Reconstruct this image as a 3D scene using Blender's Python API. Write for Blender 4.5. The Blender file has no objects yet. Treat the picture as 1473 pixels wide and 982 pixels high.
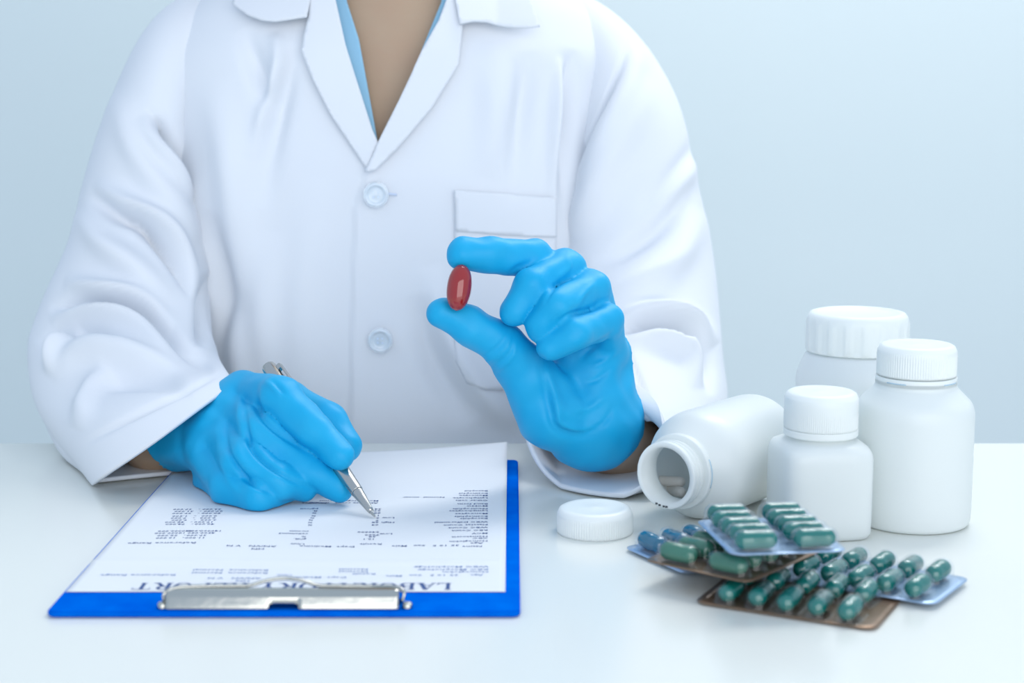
import bpy, bmesh, math, random
import numpy as np
from mathutils import Vector, Matrix
from mathutils.bvhtree import BVHTree
from mathutils.geometry import delaunay_2d_cdt

random.seed(4)
rng = np.random.default_rng(4)
SC = bpy.context.scene
COL = SC.collection

# ------------------------------------------------------------------ camera
F, PITCH, CH = 2290.0, math.radians(8.91), 0.9934     # focal length in px of a 1473 px wide frame
TT = 0.75                                             # table top
cam_d = bpy.data.cameras.new('camera')
cam = bpy.data.objects.new('camera', cam_d)
COL.objects.link(cam)
cam.location = (0, 0, CH)
cam.rotation_euler = (math.pi / 2 - PITCH, 0, 0)
cam_d.sensor_width = 36
cam_d.lens = F / 1473 * 36
cam_d.dof.use_dof = True
cam_d.dof.focus_distance = 0.945
cam_d.dof.aperture_fstop = 7.0
SC.camera = cam

# ------------------------------------------------------------------ light
W = bpy.data.worlds.new('world')
SC.world = W
W.use_nodes = True
W.node_tree.nodes['Background'].inputs[0].default_value = (0.64, 0.79, 1.0, 1)
W.node_tree.nodes['Background'].inputs[1].default_value = 0.80


def area(name, loc, target, size, power, color):
    d = bpy.data.lights.new(name, 'AREA')
    d.shape = 'RECTANGLE'
    d.size, d.size_y = size
    d.energy = power
    d.color = color
    o = bpy.data.objects.new(name, d)
    COL.objects.link(o)
    o.location = loc
    o.rotation_euler = (Vector(target) - Vector(loc)).to_track_quat('-Z', 'Y').to_euler()
    return o


area('front_fill', (0.5, -1.0, 1.32), (-0.05, 1.2, 0.9), (2.0, 1.5), 19.5, (1.0, 0.965, 0.925))  # soft key and fill added out of view, brightens surfaces facing the camera
area('wall_fill', (0.9, 2.05, 2.75), (0.6, 2.5, 0.9), (1.8, 0.7), 33, (1.0, 0.97, 0.94))  # unseen fill added to brighten the back wall, strongest at upper right
SC.view_settings.view_transform = 'Standard'
SC.view_settings.look = 'None'
SC.view_settings.exposure = 0.22
SC.view_settings.gamma = 1.0
SC.view_settings.use_curve_mapping = False


# ------------------------------------------------------------------ geometry of the view (used to read positions off the photograph)
def ray(x, y):
    return np.array([x - 736.5, F * math.cos(PITCH) - (y - 491) * math.sin(PITCH),
                     -F * math.sin(PITCH) - (y - 491) * math.cos(PITCH)]) / F


def at_z(x, y, z=TT):
    d = ray(x, y)
    return d * ((z - CH) / d[2]) + np.array([0, 0, CH])


def at_y(x, y, yd):
    d = ray(x, y)
    return d * (yd / d[1]) + np.array([0, 0, CH])


def proj(P):
    P = np.asarray(P, float) - np.array([0, 0, CH])
    D = P[..., 1] * math.cos(PITCH) - P[..., 2] * math.sin(PITCH)
    u = P[..., 1] * math.sin(PITCH) + P[..., 2] * math.cos(PITCH)
    return 736.5 + F * P[..., 0] / D, 491 - F * u / D


# ------------------------------------------------------------------ materials
def srgb(r, g, b):
    f = lambda c: (c / 255) / 12.92 if c / 255 <= 0.04045 else ((c / 255 + 0.055) / 1.055) ** 2.4
    return (f(r), f(g), f(b), 1)


def mat(name, color, rough=0.5, spec=0.5, metal=0.0, noise=None, bump=None, sss=0.0, coat=0.0, trans=0.0, subcol=None):
    """noise=(scale, second colour, amount); bump=(scale, strength, distance)"""
    m = bpy.data.materials.new(name)
    m.use_nodes = True
    nt = m.node_tree
    b = nt.nodes['Principled BSDF']
    b.inputs['Base Color'].default_value = color
    b.inputs['Roughness'].default_value = rough
    b.inputs['Specular IOR Level'].default_value = spec
    b.inputs['Metallic'].default_value = metal
    b.inputs['Coat Weight'].default_value = coat
    b.inputs['Transmission Weight'].default_value = trans
    if sss:
        b.inputs['Subsurface Weight'].default_value = sss
        b.inputs['Subsurface Radius'].default_value = subcol or (1, .4, .25)
        b.inputs['Subsurface Scale'].default_value = 0.006
    tc = nt.nodes.new('ShaderNodeTexCoord')
    if noise:
        n = nt.nodes.new('ShaderNodeTexNoise')
        n.inputs['Scale'].default_value = noise[0]
        n.inputs['Detail'].default_value = 5
        nt.links.new(tc.outputs['Object'], n.inputs['Vector'])
        r = nt.nodes.new('ShaderNodeValToRGB')
        r.color_ramp.elements[0].position = 0.5 - 0.5 * noise[3] if len(noise) > 3 else 0.3
        r.color_ramp.elements[1].position = 0.5 + 0.5 * noise[3] if len(noise) > 3 else 0.7
        r.color_ramp.elements[0].color = color
        mx = tuple(color[i] * (1 - noise[2]) + noise[1][i] * noise[2] for i in range(3)) + (1,)
        r.color_ramp.elements[1].color = mx
        nt.links.new(n.outputs['Fac'], r.inputs['Fac'])
        nt.links.new(r.outputs['Color'], b.inputs['Base Color'])
    if bump:
        n2 = nt.nodes.new('ShaderNodeTexNoise')
        n2.inputs['Scale'].default_value = bump[0]
        n2.inputs['Detail'].default_value = 4
        nt.links.new(tc.outputs['Object'], n2.inputs['Vector'])
        bp = nt.nodes.new('ShaderNodeBump')
        bp.inputs['Strength'].default_value = bump[1]
        bp.inputs['Distance'].default_value = bump[2]
        nt.links.new(n2.outputs['Fac'], bp.inputs['Height'])
        nt.links.new(bp.outputs['Normal'], b.inputs['Normal'])
    return m


def clear_plastic(name, tint=(0.97, 0.985, 1, 1), rough=0.06, refl=0.9, ior=1.5):
    """thin clear sheet: straight-through light plus a mirror film by Fresnel"""
    m = bpy.data.materials.new(name)
    m.use_nodes = True
    nt = m.node_tree
    nt.nodes.remove(nt.nodes['Principled BSDF'])
    out = nt.nodes['Material Output']
    t = nt.nodes.new('ShaderNodeBsdfTransparent')
    t.inputs[0].default_value = tint
    g = nt.nodes.new('ShaderNodeBsdfGlossy')
    g.inputs['Roughness'].default_value = rough
    g.inputs[0].default_value = (refl, refl, refl, 1)
    lw = nt.nodes.new('ShaderNodeLayerWeight')
    lw.inputs[0].default_value = 0.5
    pw = nt.nodes.new('ShaderNodeMath')
    pw.operation = 'POWER'
    pw.inputs[1].default_value = 3.0
    ma = nt.nodes.new('ShaderNodeMath')
    ma.operation = 'MULTIPLY_ADD'
    ma.inputs[1].default_value = 0.5
    ma.inputs[2].default_value = 0.035
    mx = nt.nodes.new('ShaderNodeMixShader')
    nt.links.new(lw.outputs['Facing'], pw.inputs[0])
    nt.links.new(pw.outputs[0], ma.inputs[0])
    nt.links.new(ma.outputs[0], mx.inputs[0])
    nt.links.new(t.outputs[0], mx.inputs[1])
    nt.links.new(g.outputs[0], mx.inputs[2])
    nt.links.new(mx.outputs[0], out.inputs[0])
    return m


M = {}
M['wall'] = mat('wall_paint', (0.72, 0.80, 0.80, 1), 0.9, 0.2, noise=(1.5, (0.70, 0.79, 0.79, 1), 0.6), bump=(180, 0.05, 0.001))
M['floor'] = mat('floor_vinyl', (0.5, 0.53, 0.56, 1), 0.5, noise=(6, (0.44, 0.47, 0.5, 1), 0.6))
M['table'] = mat('table_laminate', (0.76, 0.775, 0.73, 1), 0.22, 0.4, noise=(3, (0.745, 0.765, 0.72, 1), 0.5))
M['coat'] = mat('coat_cotton', (0.78, 0.805, 0.84, 1), 0.85, 0.15, noise=(9, (0.76, 0.785, 0.83, 1), 0.6), bump=(900, 0.12, 0.0005))
M['shirt'] = mat('shirt_cotton', srgb(150, 196, 222), 0.85, 0.15, bump=(900, 0.12, 0.0005))
M['skin'] = mat('skin', srgb(188, 163, 138), 0.5, 0.3, noise=(30, srgb(184, 152, 128), 0.5), bump=(260, 0.12, 0.0008), sss=0.15)
M['glove'] = mat('nitrile_glove', srgb(2, 162, 214), 0.48, 0.3, noise=(34, srgb(40, 172, 218), 0.5, 0.35), bump=(420, 0.12, 0.0006))
M['hair'] = mat('hair', srgb(35, 26, 22), 0.45, bump=(120, 0.6, 0.004))
M['trousers'] = mat('trouser_cloth', srgb(50, 58, 75), 0.9)
M['shoe'] = mat('shoe_leather', srgb(30, 30, 32), 0.4)
M['button'] = mat('clear_button', (0.85, 0.92, 0.97, 1), 0.12, 0.6, coat=0.6, trans=0.55)
M['thread'] = mat('thread', (0.62, 0.70, 0.86, 1), 0.9)
M['board'] = mat('blue_board', srgb(0, 108, 216), 0.7, 0.0, noise=(60, srgb(0, 78, 196), 0.6), bump=(350, 0.1, 0.0005))
M['paper'] = mat('paper', (0.74, 0.765, 0.79, 1), 0.8, 0.2, bump=(60, 0.05, 0.0008))
M['ink'] = mat('ink', srgb(70, 92, 140), 0.8, 0.2)
M['ink_pale'] = mat('ink_pale', srgb(120, 142, 186), 0.8, 0.2)
M['crease'] = mat('paper_crease', (0.74, 0.80, 0.89, 1), 0.8, 0.2)
M['chrome'] = mat('polished_nickel', (0.50, 0.50, 0.46, 1), 0.14, metal=1.0, bump=(40, 0.12, 0.002))
M['steel'] = mat('satin_steel', (0.47, 0.47, 0.45, 1), 0.22, metal=1.0)
M['dark'] = mat('dark_slot', srgb(70, 78, 82), 0.5)
M['hdpe'] = mat('white_plastic', (0.86, 0.90, 0.88, 1), 0.32, 0.4, sss=0.12, subcol=(1, 1, 1), noise=(4, (0.84, 0.89, 0.87, 1), 0.5))
M['cap'] = mat('white_cap_plastic', (0.86, 0.90, 0.88, 1), 0.38, 0.4, sss=0.08, subcol=(1, 1, 1))
M['jar'] = mat('milky_plastic', (0.86, 0.90, 0.90, 1), 0.35, 0.4, sss=0.15, subcol=(1, 1, 1))
for k_, f_ in (('hdpe', .22), ('cap', .10), ('jar', .25)):
    nt_ = M[k_].node_tree
    tl_ = nt_.nodes.new('ShaderNodeBsdfTranslucent')
    tl_.inputs[0].default_value = (.90, .94, .97, 1)
    mx_ = nt_.nodes.new('ShaderNodeMixShader')
    mx_.inputs[0].default_value = f_
    nt_.links.new(nt_.nodes['Principled BSDF'].outputs[0], mx_.inputs[1])
    nt_.links.new(tl_.outputs[0], mx_.inputs[2])
    nt_.links.new(mx_.outputs[0], nt_.nodes['Material Output'].inputs[0])
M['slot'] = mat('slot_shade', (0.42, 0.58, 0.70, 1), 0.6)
M['green'] = mat('green_gelatin', srgb(8, 106, 98), 0.14, 0.5, coat=0.3, noise=(25, srgb(10, 114, 104), 0.6))
M['green_grey'] = mat('olive_gelatin', srgb(50, 108, 88), 0.2, 0.5, noise=(25, srgb(62, 122, 102), 0.6))
M['teal'] = mat('teal_gelatin', srgb(8, 100, 130), 0.14, 0.55, coat=0.4)
M['red'] = mat('red_softgel', srgb(146, 18, 18), 0.08, 0.6, coat=0.6, sss=0.08, subcol=(1, .15, .08))
M['white_pill'] = mat('white_gelatin', (0.82, 0.80, 0.76, 1), 0.3)
M['foil'] = mat('silver_foil', srgb(168, 192, 220), 0.34, 0.5, metal=0.55, bump=(70, 0.2, 0.002))
M['foil_brown'] = mat('bronze_foil', srgb(136, 112, 92), 0.32, 0.5, metal=0.55, bump=(70, 0.2, 0.002))
M['foil_print'] = mat('foil_print', srgb(196, 180, 165), 0.6)
M['blister'] = clear_plastic('clear_blister')
M['film'] = clear_plastic('clear_film', (0.93, 0.96, 1, 1), 0.12)


# ------------------------------------------------------------------ object helpers
def tag(o, label=None, cat=None, group=None, kind=None):
    if label: o['label'] = label
    if cat: o['category'] = cat
    if group: o['group'] = group
    if kind: o['kind'] = kind
    return o


def empty(name, loc, label, cat, group=None, rotz=0):
    o = bpy.data.objects.new(name, None)
    o.empty_display_size = 0.02
    COL.objects.link(o)
    o.location = loc
    o.rotation_euler.z = rotz
    return tag(o, label, cat, group)


def link(name, me, material, parent=None, smooth=True, world=True):
    """world=True: the vertices are world coordinates, whatever the parent's placement"""
    o = bpy.data.objects.new(name, me)
    COL.objects.link(o)
    if material is not None:
        me.materials.append(material)
    if smooth:
        me.polygons.foreach_set('use_smooth', [True] * len(me.polygons))
    if parent is not None:
        o.parent = parent
        if world:
            par = parent
            mw = Matrix.Identity(4)
            while par is not None:
                mw = par.matrix_basis @ mw
                par = par.parent
            o.matrix_basis = mw.inverted()
    return o


def pymesh(name, verts, faces):
    me = bpy.data.meshes.new(name)
    verts = np.asarray(verts, np.float32)
    if isinstance(faces, np.ndarray) and faces.ndim == 2:
        n, k = faces.shape
        me.vertices.add(len(verts))
        me.vertices.foreach_set('co', verts.ravel())
        me.loops.add(n * k)
        me.loops.foreach_set('vertex_index', faces.astype(np.int32).ravel())
        me.polygons.add(n)
        me.polygons.foreach_set('loop_start', np.arange(0, n * k, k, dtype=np.int32))
        me.polygons.foreach_set('loop_total', np.full(n, k, np.int32))
        me.update(calc_edges=True)
    else:
        me.from_pydata([tuple(map(float, v)) for v in verts], [], [tuple(map(int, f)) for f in faces])
        me.update()
    return me


def grid_faces(nr, nc, wrap=True):
    i, j = np.meshgrid(np.arange(nr - 1), np.arange(nc if wrap else nc - 1), indexing='ij')
    j2 = (j + 1) % nc
    return np.stack([i * nc + j, i * nc + j2, (i + 1) * nc + j2, (i + 1) * nc + j], -1).reshape(-1, 4)


def lathe(profile, seg=64, rfun=None, closed=False):
    """profile: list of (r, z); returns verts, faces about the z axis"""
    pr = np.array(profile, float)
    th = np.linspace(0, 2 * math.pi, seg, endpoint=False)
    V = np.zeros((len(pr), seg, 3))
    for i, (r, z) in enumerate(pr):
        rr = np.full(seg, r) if rfun is None else rfun(r, z, th)
        V[i, :, 0], V[i, :, 1], V[i, :, 2] = rr * np.cos(th), rr * np.sin(th), z
    Fc = grid_faces(len(pr), seg)
    return V.reshape(-1, 3), Fc


def round_profile(pts, radii, n=5):
    """round the corners of an open polyline"""
    out = [np.array(pts[0], float)]
    for i in range(1, len(pts) - 1):
        p, a, b = (np.array(pts[k], float) for k in (i, i - 1, i + 1))
        r = radii[i] if i < len(radii) else 0
        la, lb = np.linalg.norm(a - p), np.linalg.norm(b - p)
        r = min(r, la * .49, lb * .49)
        if r <= 1e-6:
            out.append(p); continue
        p0, p1 = p + (a - p) / la * r, p + (b - p) / lb * r
        for t in np.linspace(0, 1, n):
            out.append((1 - t) ** 2 * p0 + 2 * t * (1 - t) * p + t * t * p1)
    out.append(np.array(pts[-1], float))
    return out


def box_bm(bm, c, s, rot=None, bevel=0.0):
    r = bmesh.ops.create_cube(bm, size=1.0)
    mtx = Matrix.Translation(c) @ (rot or Matrix.Identity(4)) @ Matrix.Diagonal((*s, 1))
    bmesh.ops.transform(bm, matrix=mtx, verts=r['verts'])
    if bevel:
        es = list({e for v in r['verts'] for e in v.link_edges})
        bmesh.ops.bevel(bm, geom=es, offset=bevel, segments=3, affect='EDGES', profile=0.5)


def bm_link(name, bm, material, parent=None, smooth=False, world=True):
    me = bpy.data.meshes.new(name)
    bm.to_mesh(me)
    bm.free()
    return link(name, me, material, parent, smooth, world)


def tube_mesh(pts, rad, seg=12, cap=True):
    pts = np.array(pts, float)
    rad = np.full(len(pts), rad) if np.isscalar(rad) else np.array(rad)
    V = []
    up = np.array([0.13, 0.21, 0.97])
    for i in range(len(pts)):
        t = pts[min(i + 1, len(pts) - 1)] - pts[max(i - 1, 0)]
        t /= np.linalg.norm(t)
        a = np.cross(t, up); a /= np.linalg.norm(a)
        b = np.cross(a, t)
        th = np.linspace(0, 2 * math.pi, seg, endpoint=False)
        V.append(pts[i] + rad[i] * (np.cos(th)[:, None] * a + np.sin(th)[:, None] * b))
    Fc = [tuple(f) for f in grid_faces(len(pts), seg)]
    if cap:
        Fc += [tuple(range(seg - 1, -1, -1)), tuple(range((len(pts) - 1) * seg, len(pts) * seg))]
    return np.concatenate(V), Fc


def catmull(P, n):
    """smooth interpolation of rows of P (k, ...) to n rows"""
    P = np.array(P, float)
    k = len(P)
    t = np.linspace(0, k - 1, n)
    i = np.clip(t.astype(int), 0, k - 2)
    f = (t - i).reshape((-1,) + (1,) * (P.ndim - 1))
    p0, p1, p2, p3 = P[np.clip(i - 1, 0, k - 1)], P[i], P[i + 1], P[np.clip(i + 2, 0, k - 1)]
    return 0.5 * (2 * p1 + (p2 - p0) * f + (2 * p0 - 5 * p1 + 4 * p2 - p3) * f ** 2 + (3 * p1 - p0 - 3 * p2 + p3) * f ** 3)


def vnormals(V, Fc):
    n = np.zeros_like(V)
    a, b, c = V[Fc[:, 0]], V[Fc[:, 1]], V[Fc[:, 2]]
    fn = np.cross(b - a, c - a)
    if Fc.shape[1] == 4:
        fn = fn + np.cross(c - a, V[Fc[:, 3]] - a)
    for k in range(Fc.shape[1]):
        np.add.at(n, Fc[:, k], fn)
    return n / (np.linalg.norm(n, axis=1, keepdims=True) + 1e-12)


def smooth_mesh(V, Fc, it, lam=0.5):
    k = Fc.shape[1]
    e = np.concatenate([np.stack([Fc[:, i], Fc[:, (i + 1) % k]], 1) for i in range(k)])
    e = np.concatenate([e, e[:, ::-1]])
    cnt = np.bincount(e[:, 0], minlength=len(V)).astype(float)[:, None]
    for q in range(it):
        s = np.stack([np.bincount(e[:, 0], weights=V[e[:, 1], c], minlength=len(V)) for c in range(3)], 1)
        V = V + lam * (s / np.maximum(cnt, 1) - V)
    return V


def folds(V, N, strokes, facing=-0.15, gain=1.0):
    """Push the cloth along its normal in ridges and valleys.
    stroke = (polyline in photo px, width px, height m, kind); kind 'r' ridge (height<0 valley), 's' step: ridge on the left of the line with a valley on its right"""
    px, py = proj(V)
    view = V - np.array([0, 0, CH])
    view /= np.linalg.norm(view, axis=1, keepdims=True)
    f = np.clip((-(N * view).sum(1) - facing) / 0.3, 0, 1)
    D = np.zeros(len(V))
    for line, w, h, kind in strokes:
        L = catmull(np.array(line, float), max(8, 8 * len(line))) if len(line) > 2 else np.linspace(line[0], line[1], 10)
        best = np.full(len(V), 1e9)
        sg = np.zeros(len(V)); tt = np.zeros(len(V))
        lo, hi = L.min(0) - 4 * w, L.max(0) + 4 * w
        m = np.nonzero((px > lo[0]) & (px < hi[0]) & (py > lo[1]) & (py < hi[1]))[0]
        if not len(m): continue
        X, Yy = px[m], py[m]
        bm_, sm, tm = np.full(len(m), 1e9), np.zeros(len(m)), np.zeros(len(m))
        n = len(L) - 1
        for k in range(n):
            a, b = L[k], L[k + 1]
            ab = b - a
            t = np.clip(((X - a[0]) * ab[0] + (Yy - a[1]) * ab[1]) / (ab @ ab + 1e-9), 0, 1)
            dx, dy = X - a[0] - t * ab[0], Yy - a[1] - t * ab[1]
            d = np.hypot(dx, dy)
            better = d < bm_
            bm_[better] = d[better]
            sm[better] = np.sign(ab[0] * dy - ab[1] * dx)[better]
            tm[better] = ((k + t) / n)[better]
        env = np.clip(np.sin(np.clip(tm, 0, 1) * math.pi), 0, 1) ** 1.5
        if kind == 'r':
            pr = np.exp(-(bm_ / w) ** 2)
        elif kind == 'p':                                   # plateau: step up on one side that fades out slowly
            s = sm * bm_ / w
            pr = np.where(s > 0, np.exp(-(s / 4) ** 2), np.exp(-(s / 0.35) ** 2))
        else:
            s = sm * bm_ / w
            pr = -s * np.exp(-0.5 * s * s) * 1.65
        D[m] += h * gain * env * pr
    return V + N * (D * f)[:, None]


# ------------------------------------------------------------------ signed distance fields -> mesh
class Field:
    def __init__(self, lo, hi, h):
        self.h = h
        self.lo = np.array(lo, float)
        self.n = np.ceil((np.array(hi) - self.lo) / h).astype(int) + 1
        self.ax = [(self.lo[i] + np.arange(self.n[i]) * h).astype(np.float32) for i in range(3)]

    def new(self, v=1.0):
        return np.full(self.n, v, np.float32)

    def region(self, lo, hi):
        a = np.clip(np.floor((np.array(lo) - self.lo) / self.h).astype(int), 0, self.n)
        b = np.clip(np.ceil((np.array(hi) - self.lo) / self.h).astype(int) + 1, 0, self.n)
        return tuple(slice(a[i], b[i]) for i in range(3))

    def coords(self, sl):
        return np.meshgrid(self.ax[0][sl[0]], self.ax[1][sl[1]], self.ax[2][sl[2]], indexing='ij', sparse=True)

    def cone(self, A, a, b, ra, rb, k, margin=0.02):
        a, b = np.array(a, float), np.array(b, float)
        R = max(ra, rb) + margin
        sl = self.region(np.minimum(a, b) - R, np.maximum(a, b) + R)
        X, Y, Zc = self.coords(sl)
        ba = b - a
        q = float(ba @ ba) + 1e-12
        hh = np.clip(((X - a[0]) * ba[0] + (Y - a[1]) * ba[1] + (Zc - a[2]) * ba[2]) / q, 0, 1)
        d = np.sqrt((X - a[0] - hh * ba[0]) ** 2 + (Y - a[1] - hh * ba[1]) ** 2 + (Zc - a[2] - hh * ba[2]) ** 2) - (ra + (rb - ra) * hh)
        A[sl] = smin(A[sl], d, k)

    def ell(self, A, c, r, k, margin=0.02, rot=None):
        c, r = np.array(c, float), np.array(r, float)
        R = max(r) + margin
        sl = self.region(c - R, c + R)
        X, Y, Zc = self.coords(sl)
        x, y, z = X - c[0], Y - c[1], Zc - c[2]
        if rot is not None:
            x, y, z = (rot[0][0] * x + rot[0][1] * y + rot[0][2] * z, rot[1][0] * x + rot[1][1] * y + rot[1][2] * z, rot[2][0] * x + rot[2][1] * y + rot[2][2] * z)
        k0 = np.sqrt((x / r[0]) ** 2 + (y / r[1]) ** 2 + (z / r[2]) ** 2)
        d = (k0 - 1) * min(r)
        A[sl] = smin(A[sl], d, k)

    def mesh(self, A):
        """naive surface nets"""
        s = A < 0
        nx, ny, nz = A.shape
        cs = np.zeros((nx - 1, ny - 1, nz - 1), np.uint8)
        for dx in (0, 1):
            for dy in (0, 1):
                for dz in (0, 1):
                    cs += s[dx:nx - 1 + dx, dy:ny - 1 + dy, dz:nz - 1 + dz]
        act = (cs > 0) & (cs < 8)
        idx = np.full(act.shape, -1, np.int64)
        cells = np.argwhere(act)
        idx[act] = np.arange(len(cells))
        acc = np.zeros((len(cells), 3)); cnt = np.zeros(len(cells))
        C8 = {(dx, dy, dz): A[cells[:, 0] + dx, cells[:, 1] + dy, cells[:, 2] + dz].astype(float) for dx in (0, 1) for dy in (0, 1) for dz in (0, 1)}
        for c0 in C8:
            for axn in range(3):
                if c0[axn] == 1: continue
                c1 = list(c0); c1[axn] = 1; c1 = tuple(c1)
                f0, f1 = C8[c0], C8[c1]
                m = (f0 < 0) != (f1 < 0)
                t = np.where(m, f0 / np.where(m, f0 - f1, 1), 0)
                p = np.tile(np.array(c0, float), (len(cells), 1))
                p[:, axn] += t
                acc[m] += p[m]; cnt[m] += 1
        V = self.lo + (cells + acc / cnt[:, None]) * self.h
        quads = []
        for axn in range(3):
            u, v = [(1, 2), (2, 0), (0, 1)][axn]
            sl0 = [slice(None)] * 3; sl1 = [slice(None)] * 3
            sl0[axn] = slice(0, -1); sl1[axn] = slice(1, None)
            a, b = s[tuple(sl0)], s[tuple(sl1)]
            ch = np.argwhere(a != b)
            ok = (ch[:, u] > 0) & (ch[:, v] > 0) & (ch[:, u] < A.shape[u] - 1) & (ch[:, v] < A.shape[v] - 1)
            ch = ch[ok]
            inside_first = a[ch[:, 0], ch[:, 1], ch[:, 2]]
            def cid(du, dv):
                c = ch.copy(); c[:, u] -= du; c[:, v] -= dv
                return idx[c[:, 0], c[:, 1], c[:, 2]]
            q = np.stack([cid(1, 1), cid(0, 1), cid(0, 0), cid(1, 0)], 1)
            q = np.where(inside_first[:, None], q, q[:, ::-1])
            quads.append(q)
        Q = np.concatenate(quads)
        return V, Q


def smin(a, b, k):
    if k <= 0: return np.minimum(a, b)
    h = np.clip(0.5 + 0.5 * (b - a) / k, 0, 1)
    return b + (a - b) * h - k * h * (1 - h)


# ================================================================== STRUCTURE
def slab(name, c, s, material, parent=None, bevel=0, kind='structure'):
    bm = bmesh.new()
    box_bm(bm, c, s, bevel=bevel)
    o = bm_link(name, bm, material, parent)
    if kind and parent is None: o['kind'] = kind
    return o


slab('floor', (0, 0.6, -0.02), (9.0, 5.0, 0.04), M['floor'])
slab('wall_back', (0, 2.55, 1.4), (9.0, 0.1, 2.8), M['wall'])

# table
table = empty('table', (0, 0.62, 0), 'white laminate table that everything stands on', 'table')
slab('tabletop', (0, 0.62, TT - 0.0125), (2.2, 0.946, 0.025), M['table'], table, 0.0015)
for sx in (-1, 1):
    for y in (0.2, 1.03):
        slab('leg', (sx * 1.03, y, (TT - 0.025) / 2), (0.045, 0.045, TT - 0.025), M['steel'], table, 0.003)

# ================================================================== PERSON
# ---- hands: joints read off the photograph as (px, py, distance)
J = lambda l: [at_y(*q) for q in l]
# the hand with the pen
PEN_TIP = at_z(540, 744, TT + 0.0045)
PEN_TOP = at_y(386, 527, 0.978)
WR_wrist = at_y(228, 632, 1.012)
W_FING = {
    'index': (J([(352, 566, .985), (402, 570, .938), (455, 622, .918), (489, 655, .906)]), (.0125, .0118, .0098, .0078)),
    'middle': (J([(333, 590, .970), (376, 625, .927), (438, 672, .916), (488, 702, .908)]), (.0125, .0120, .0100, .0075)),
    'ring': (J([(313, 620, .957), (352, 664, .914), (402, 692, .904), (436, 700, .912)]), (.0120, .0115, .0098, .0080)),
    'pinky': (J([(300, 648, .952), (328, 700, .915), (372, 714, .899), (402, 714, .912)]), (.0110, .0105, .0090, .0080)),
    'thumb': (J([(300, 600, 1.02), (415, 578, .985), (470, 604, .958), (499, 642, .945)]), (.0150, .0125, .0110, .0088)),
}
# the hand with the capsule
P_wrist = at_y(858, 612, .972)
P_FING = {
    'index': (J([(835, 432, .985), (768, 373, .952), (705, 367, .938), (666, 364, .932)]), (.0120, .0108, .0102, .0092)),
    'middle': (J([(856, 465, .985), (812, 386, .956), (766, 413, .930), (741, 447, .928)]), (.0120, .0112, .0102, .0086)),
    'ring': (J([(872, 492, .985), (850, 415, .950), (802, 441, .922), (777, 470, .922)]), (.0118, .0108, .0100, .0086)),
    'pinky': (J([(878, 520, .980), (870, 462, .944), (826, 480, .918), (793, 499, .918)]), (.0112, .0102, .0092, .0078)),
    'thumb': (J([(800, 585, .955), (728, 500, .938), (676, 468, .932), (636, 450, .930)]), (.0185, .0125, .0106, .0086)),
}


def ring3(s_):
    """centre, half height vector, vector to the near side, vector to the far side"""
    t, b, n = (at_y(*q) for q in s_[:3])
    c = (t + b) / 2
    f = at_y(*s_[3]) - c if len(s_) > 3 else c - n
    return np.stack([c, (t - b) / 2, n - c, f])


def st(outer, inner, y, near):
    """ring in the plane across the sleeve: outer px, inner px, distance, half depth towards the viewer"""
    mid = ((outer[0] + inner[0]) / 2, (outer[1] + inner[1]) / 2)
    return ((*inner, y), (*outer, y), (*mid, y - near))


L_ST = [
    st((330, -10), (345, 150), 1.235, .050),
    st((262, -4), (300, 150), 1.228, .058),
    st((203, 50), (284, 178), 1.215, .062),
    st((152, 150), (282, 232), 1.205, .063),
    st((117, 258), (288, 300), 1.190, .062),
    st((93, 352), (298, 375), 1.170, .062),
    ((302, 440, 1.135), (52, 450, 1.15), (180, 450, 1.080)),
    ((306, 478, 1.105), (40, 500, 1.13), (172, 505, 1.045)),
    ((312, 505, 1.085), (55, 570, 1.10), (172, 560, 1.010)),
    ((322, 528, 1.045), (84, 640, 1.035), (210, 578, .970), (200, 640, 1.05)),
    ((336, 553, 1.005), (132, 699, .970), (250, 612, .940), (292, 668, 1.000)),
]
R_ST = [
    st((800, -10), (800, 140), 1.240, .040),
    st((856, -3), (826, 150), 1.232, .050),
    st((914, 46), (822, 185), 1.217, .058),
    st((964, 130), (814, 230), 1.205, .061),
    st((993, 212), (806, 295), 1.197, .063),
    st((1013, 310), (803, 365), 1.187, .064),
    ((815, 450, 1.150), (1032, 430, 1.175), (925, 440, 1.090)),
    ((800, 500, 1.120), (1040, 510, 1.155), (935, 505, 1.060)),
    ((790, 530, 1.080), (1042, 590, 1.115), (935, 560, 1.018)),
    ((780, 560, 1.050), (985, 680, 1.030), (930, 590, .980)),
    ((812, 550, 1.020), (880, 727, .935), (956, 602, .964), (757, 642, .992)),
]
ARM_L = np.array([ring3(q) for q in L_ST])
ARM_R = np.array([ring3(q) for q in R_ST])
E_LEFT, E_RIGHT = ARM_L[7, 0], ARM_R[7, 0]
XC = -0.092


def unit(v):
    v = np.array(v, float)
    return v / np.linalg.norm(v)


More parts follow.
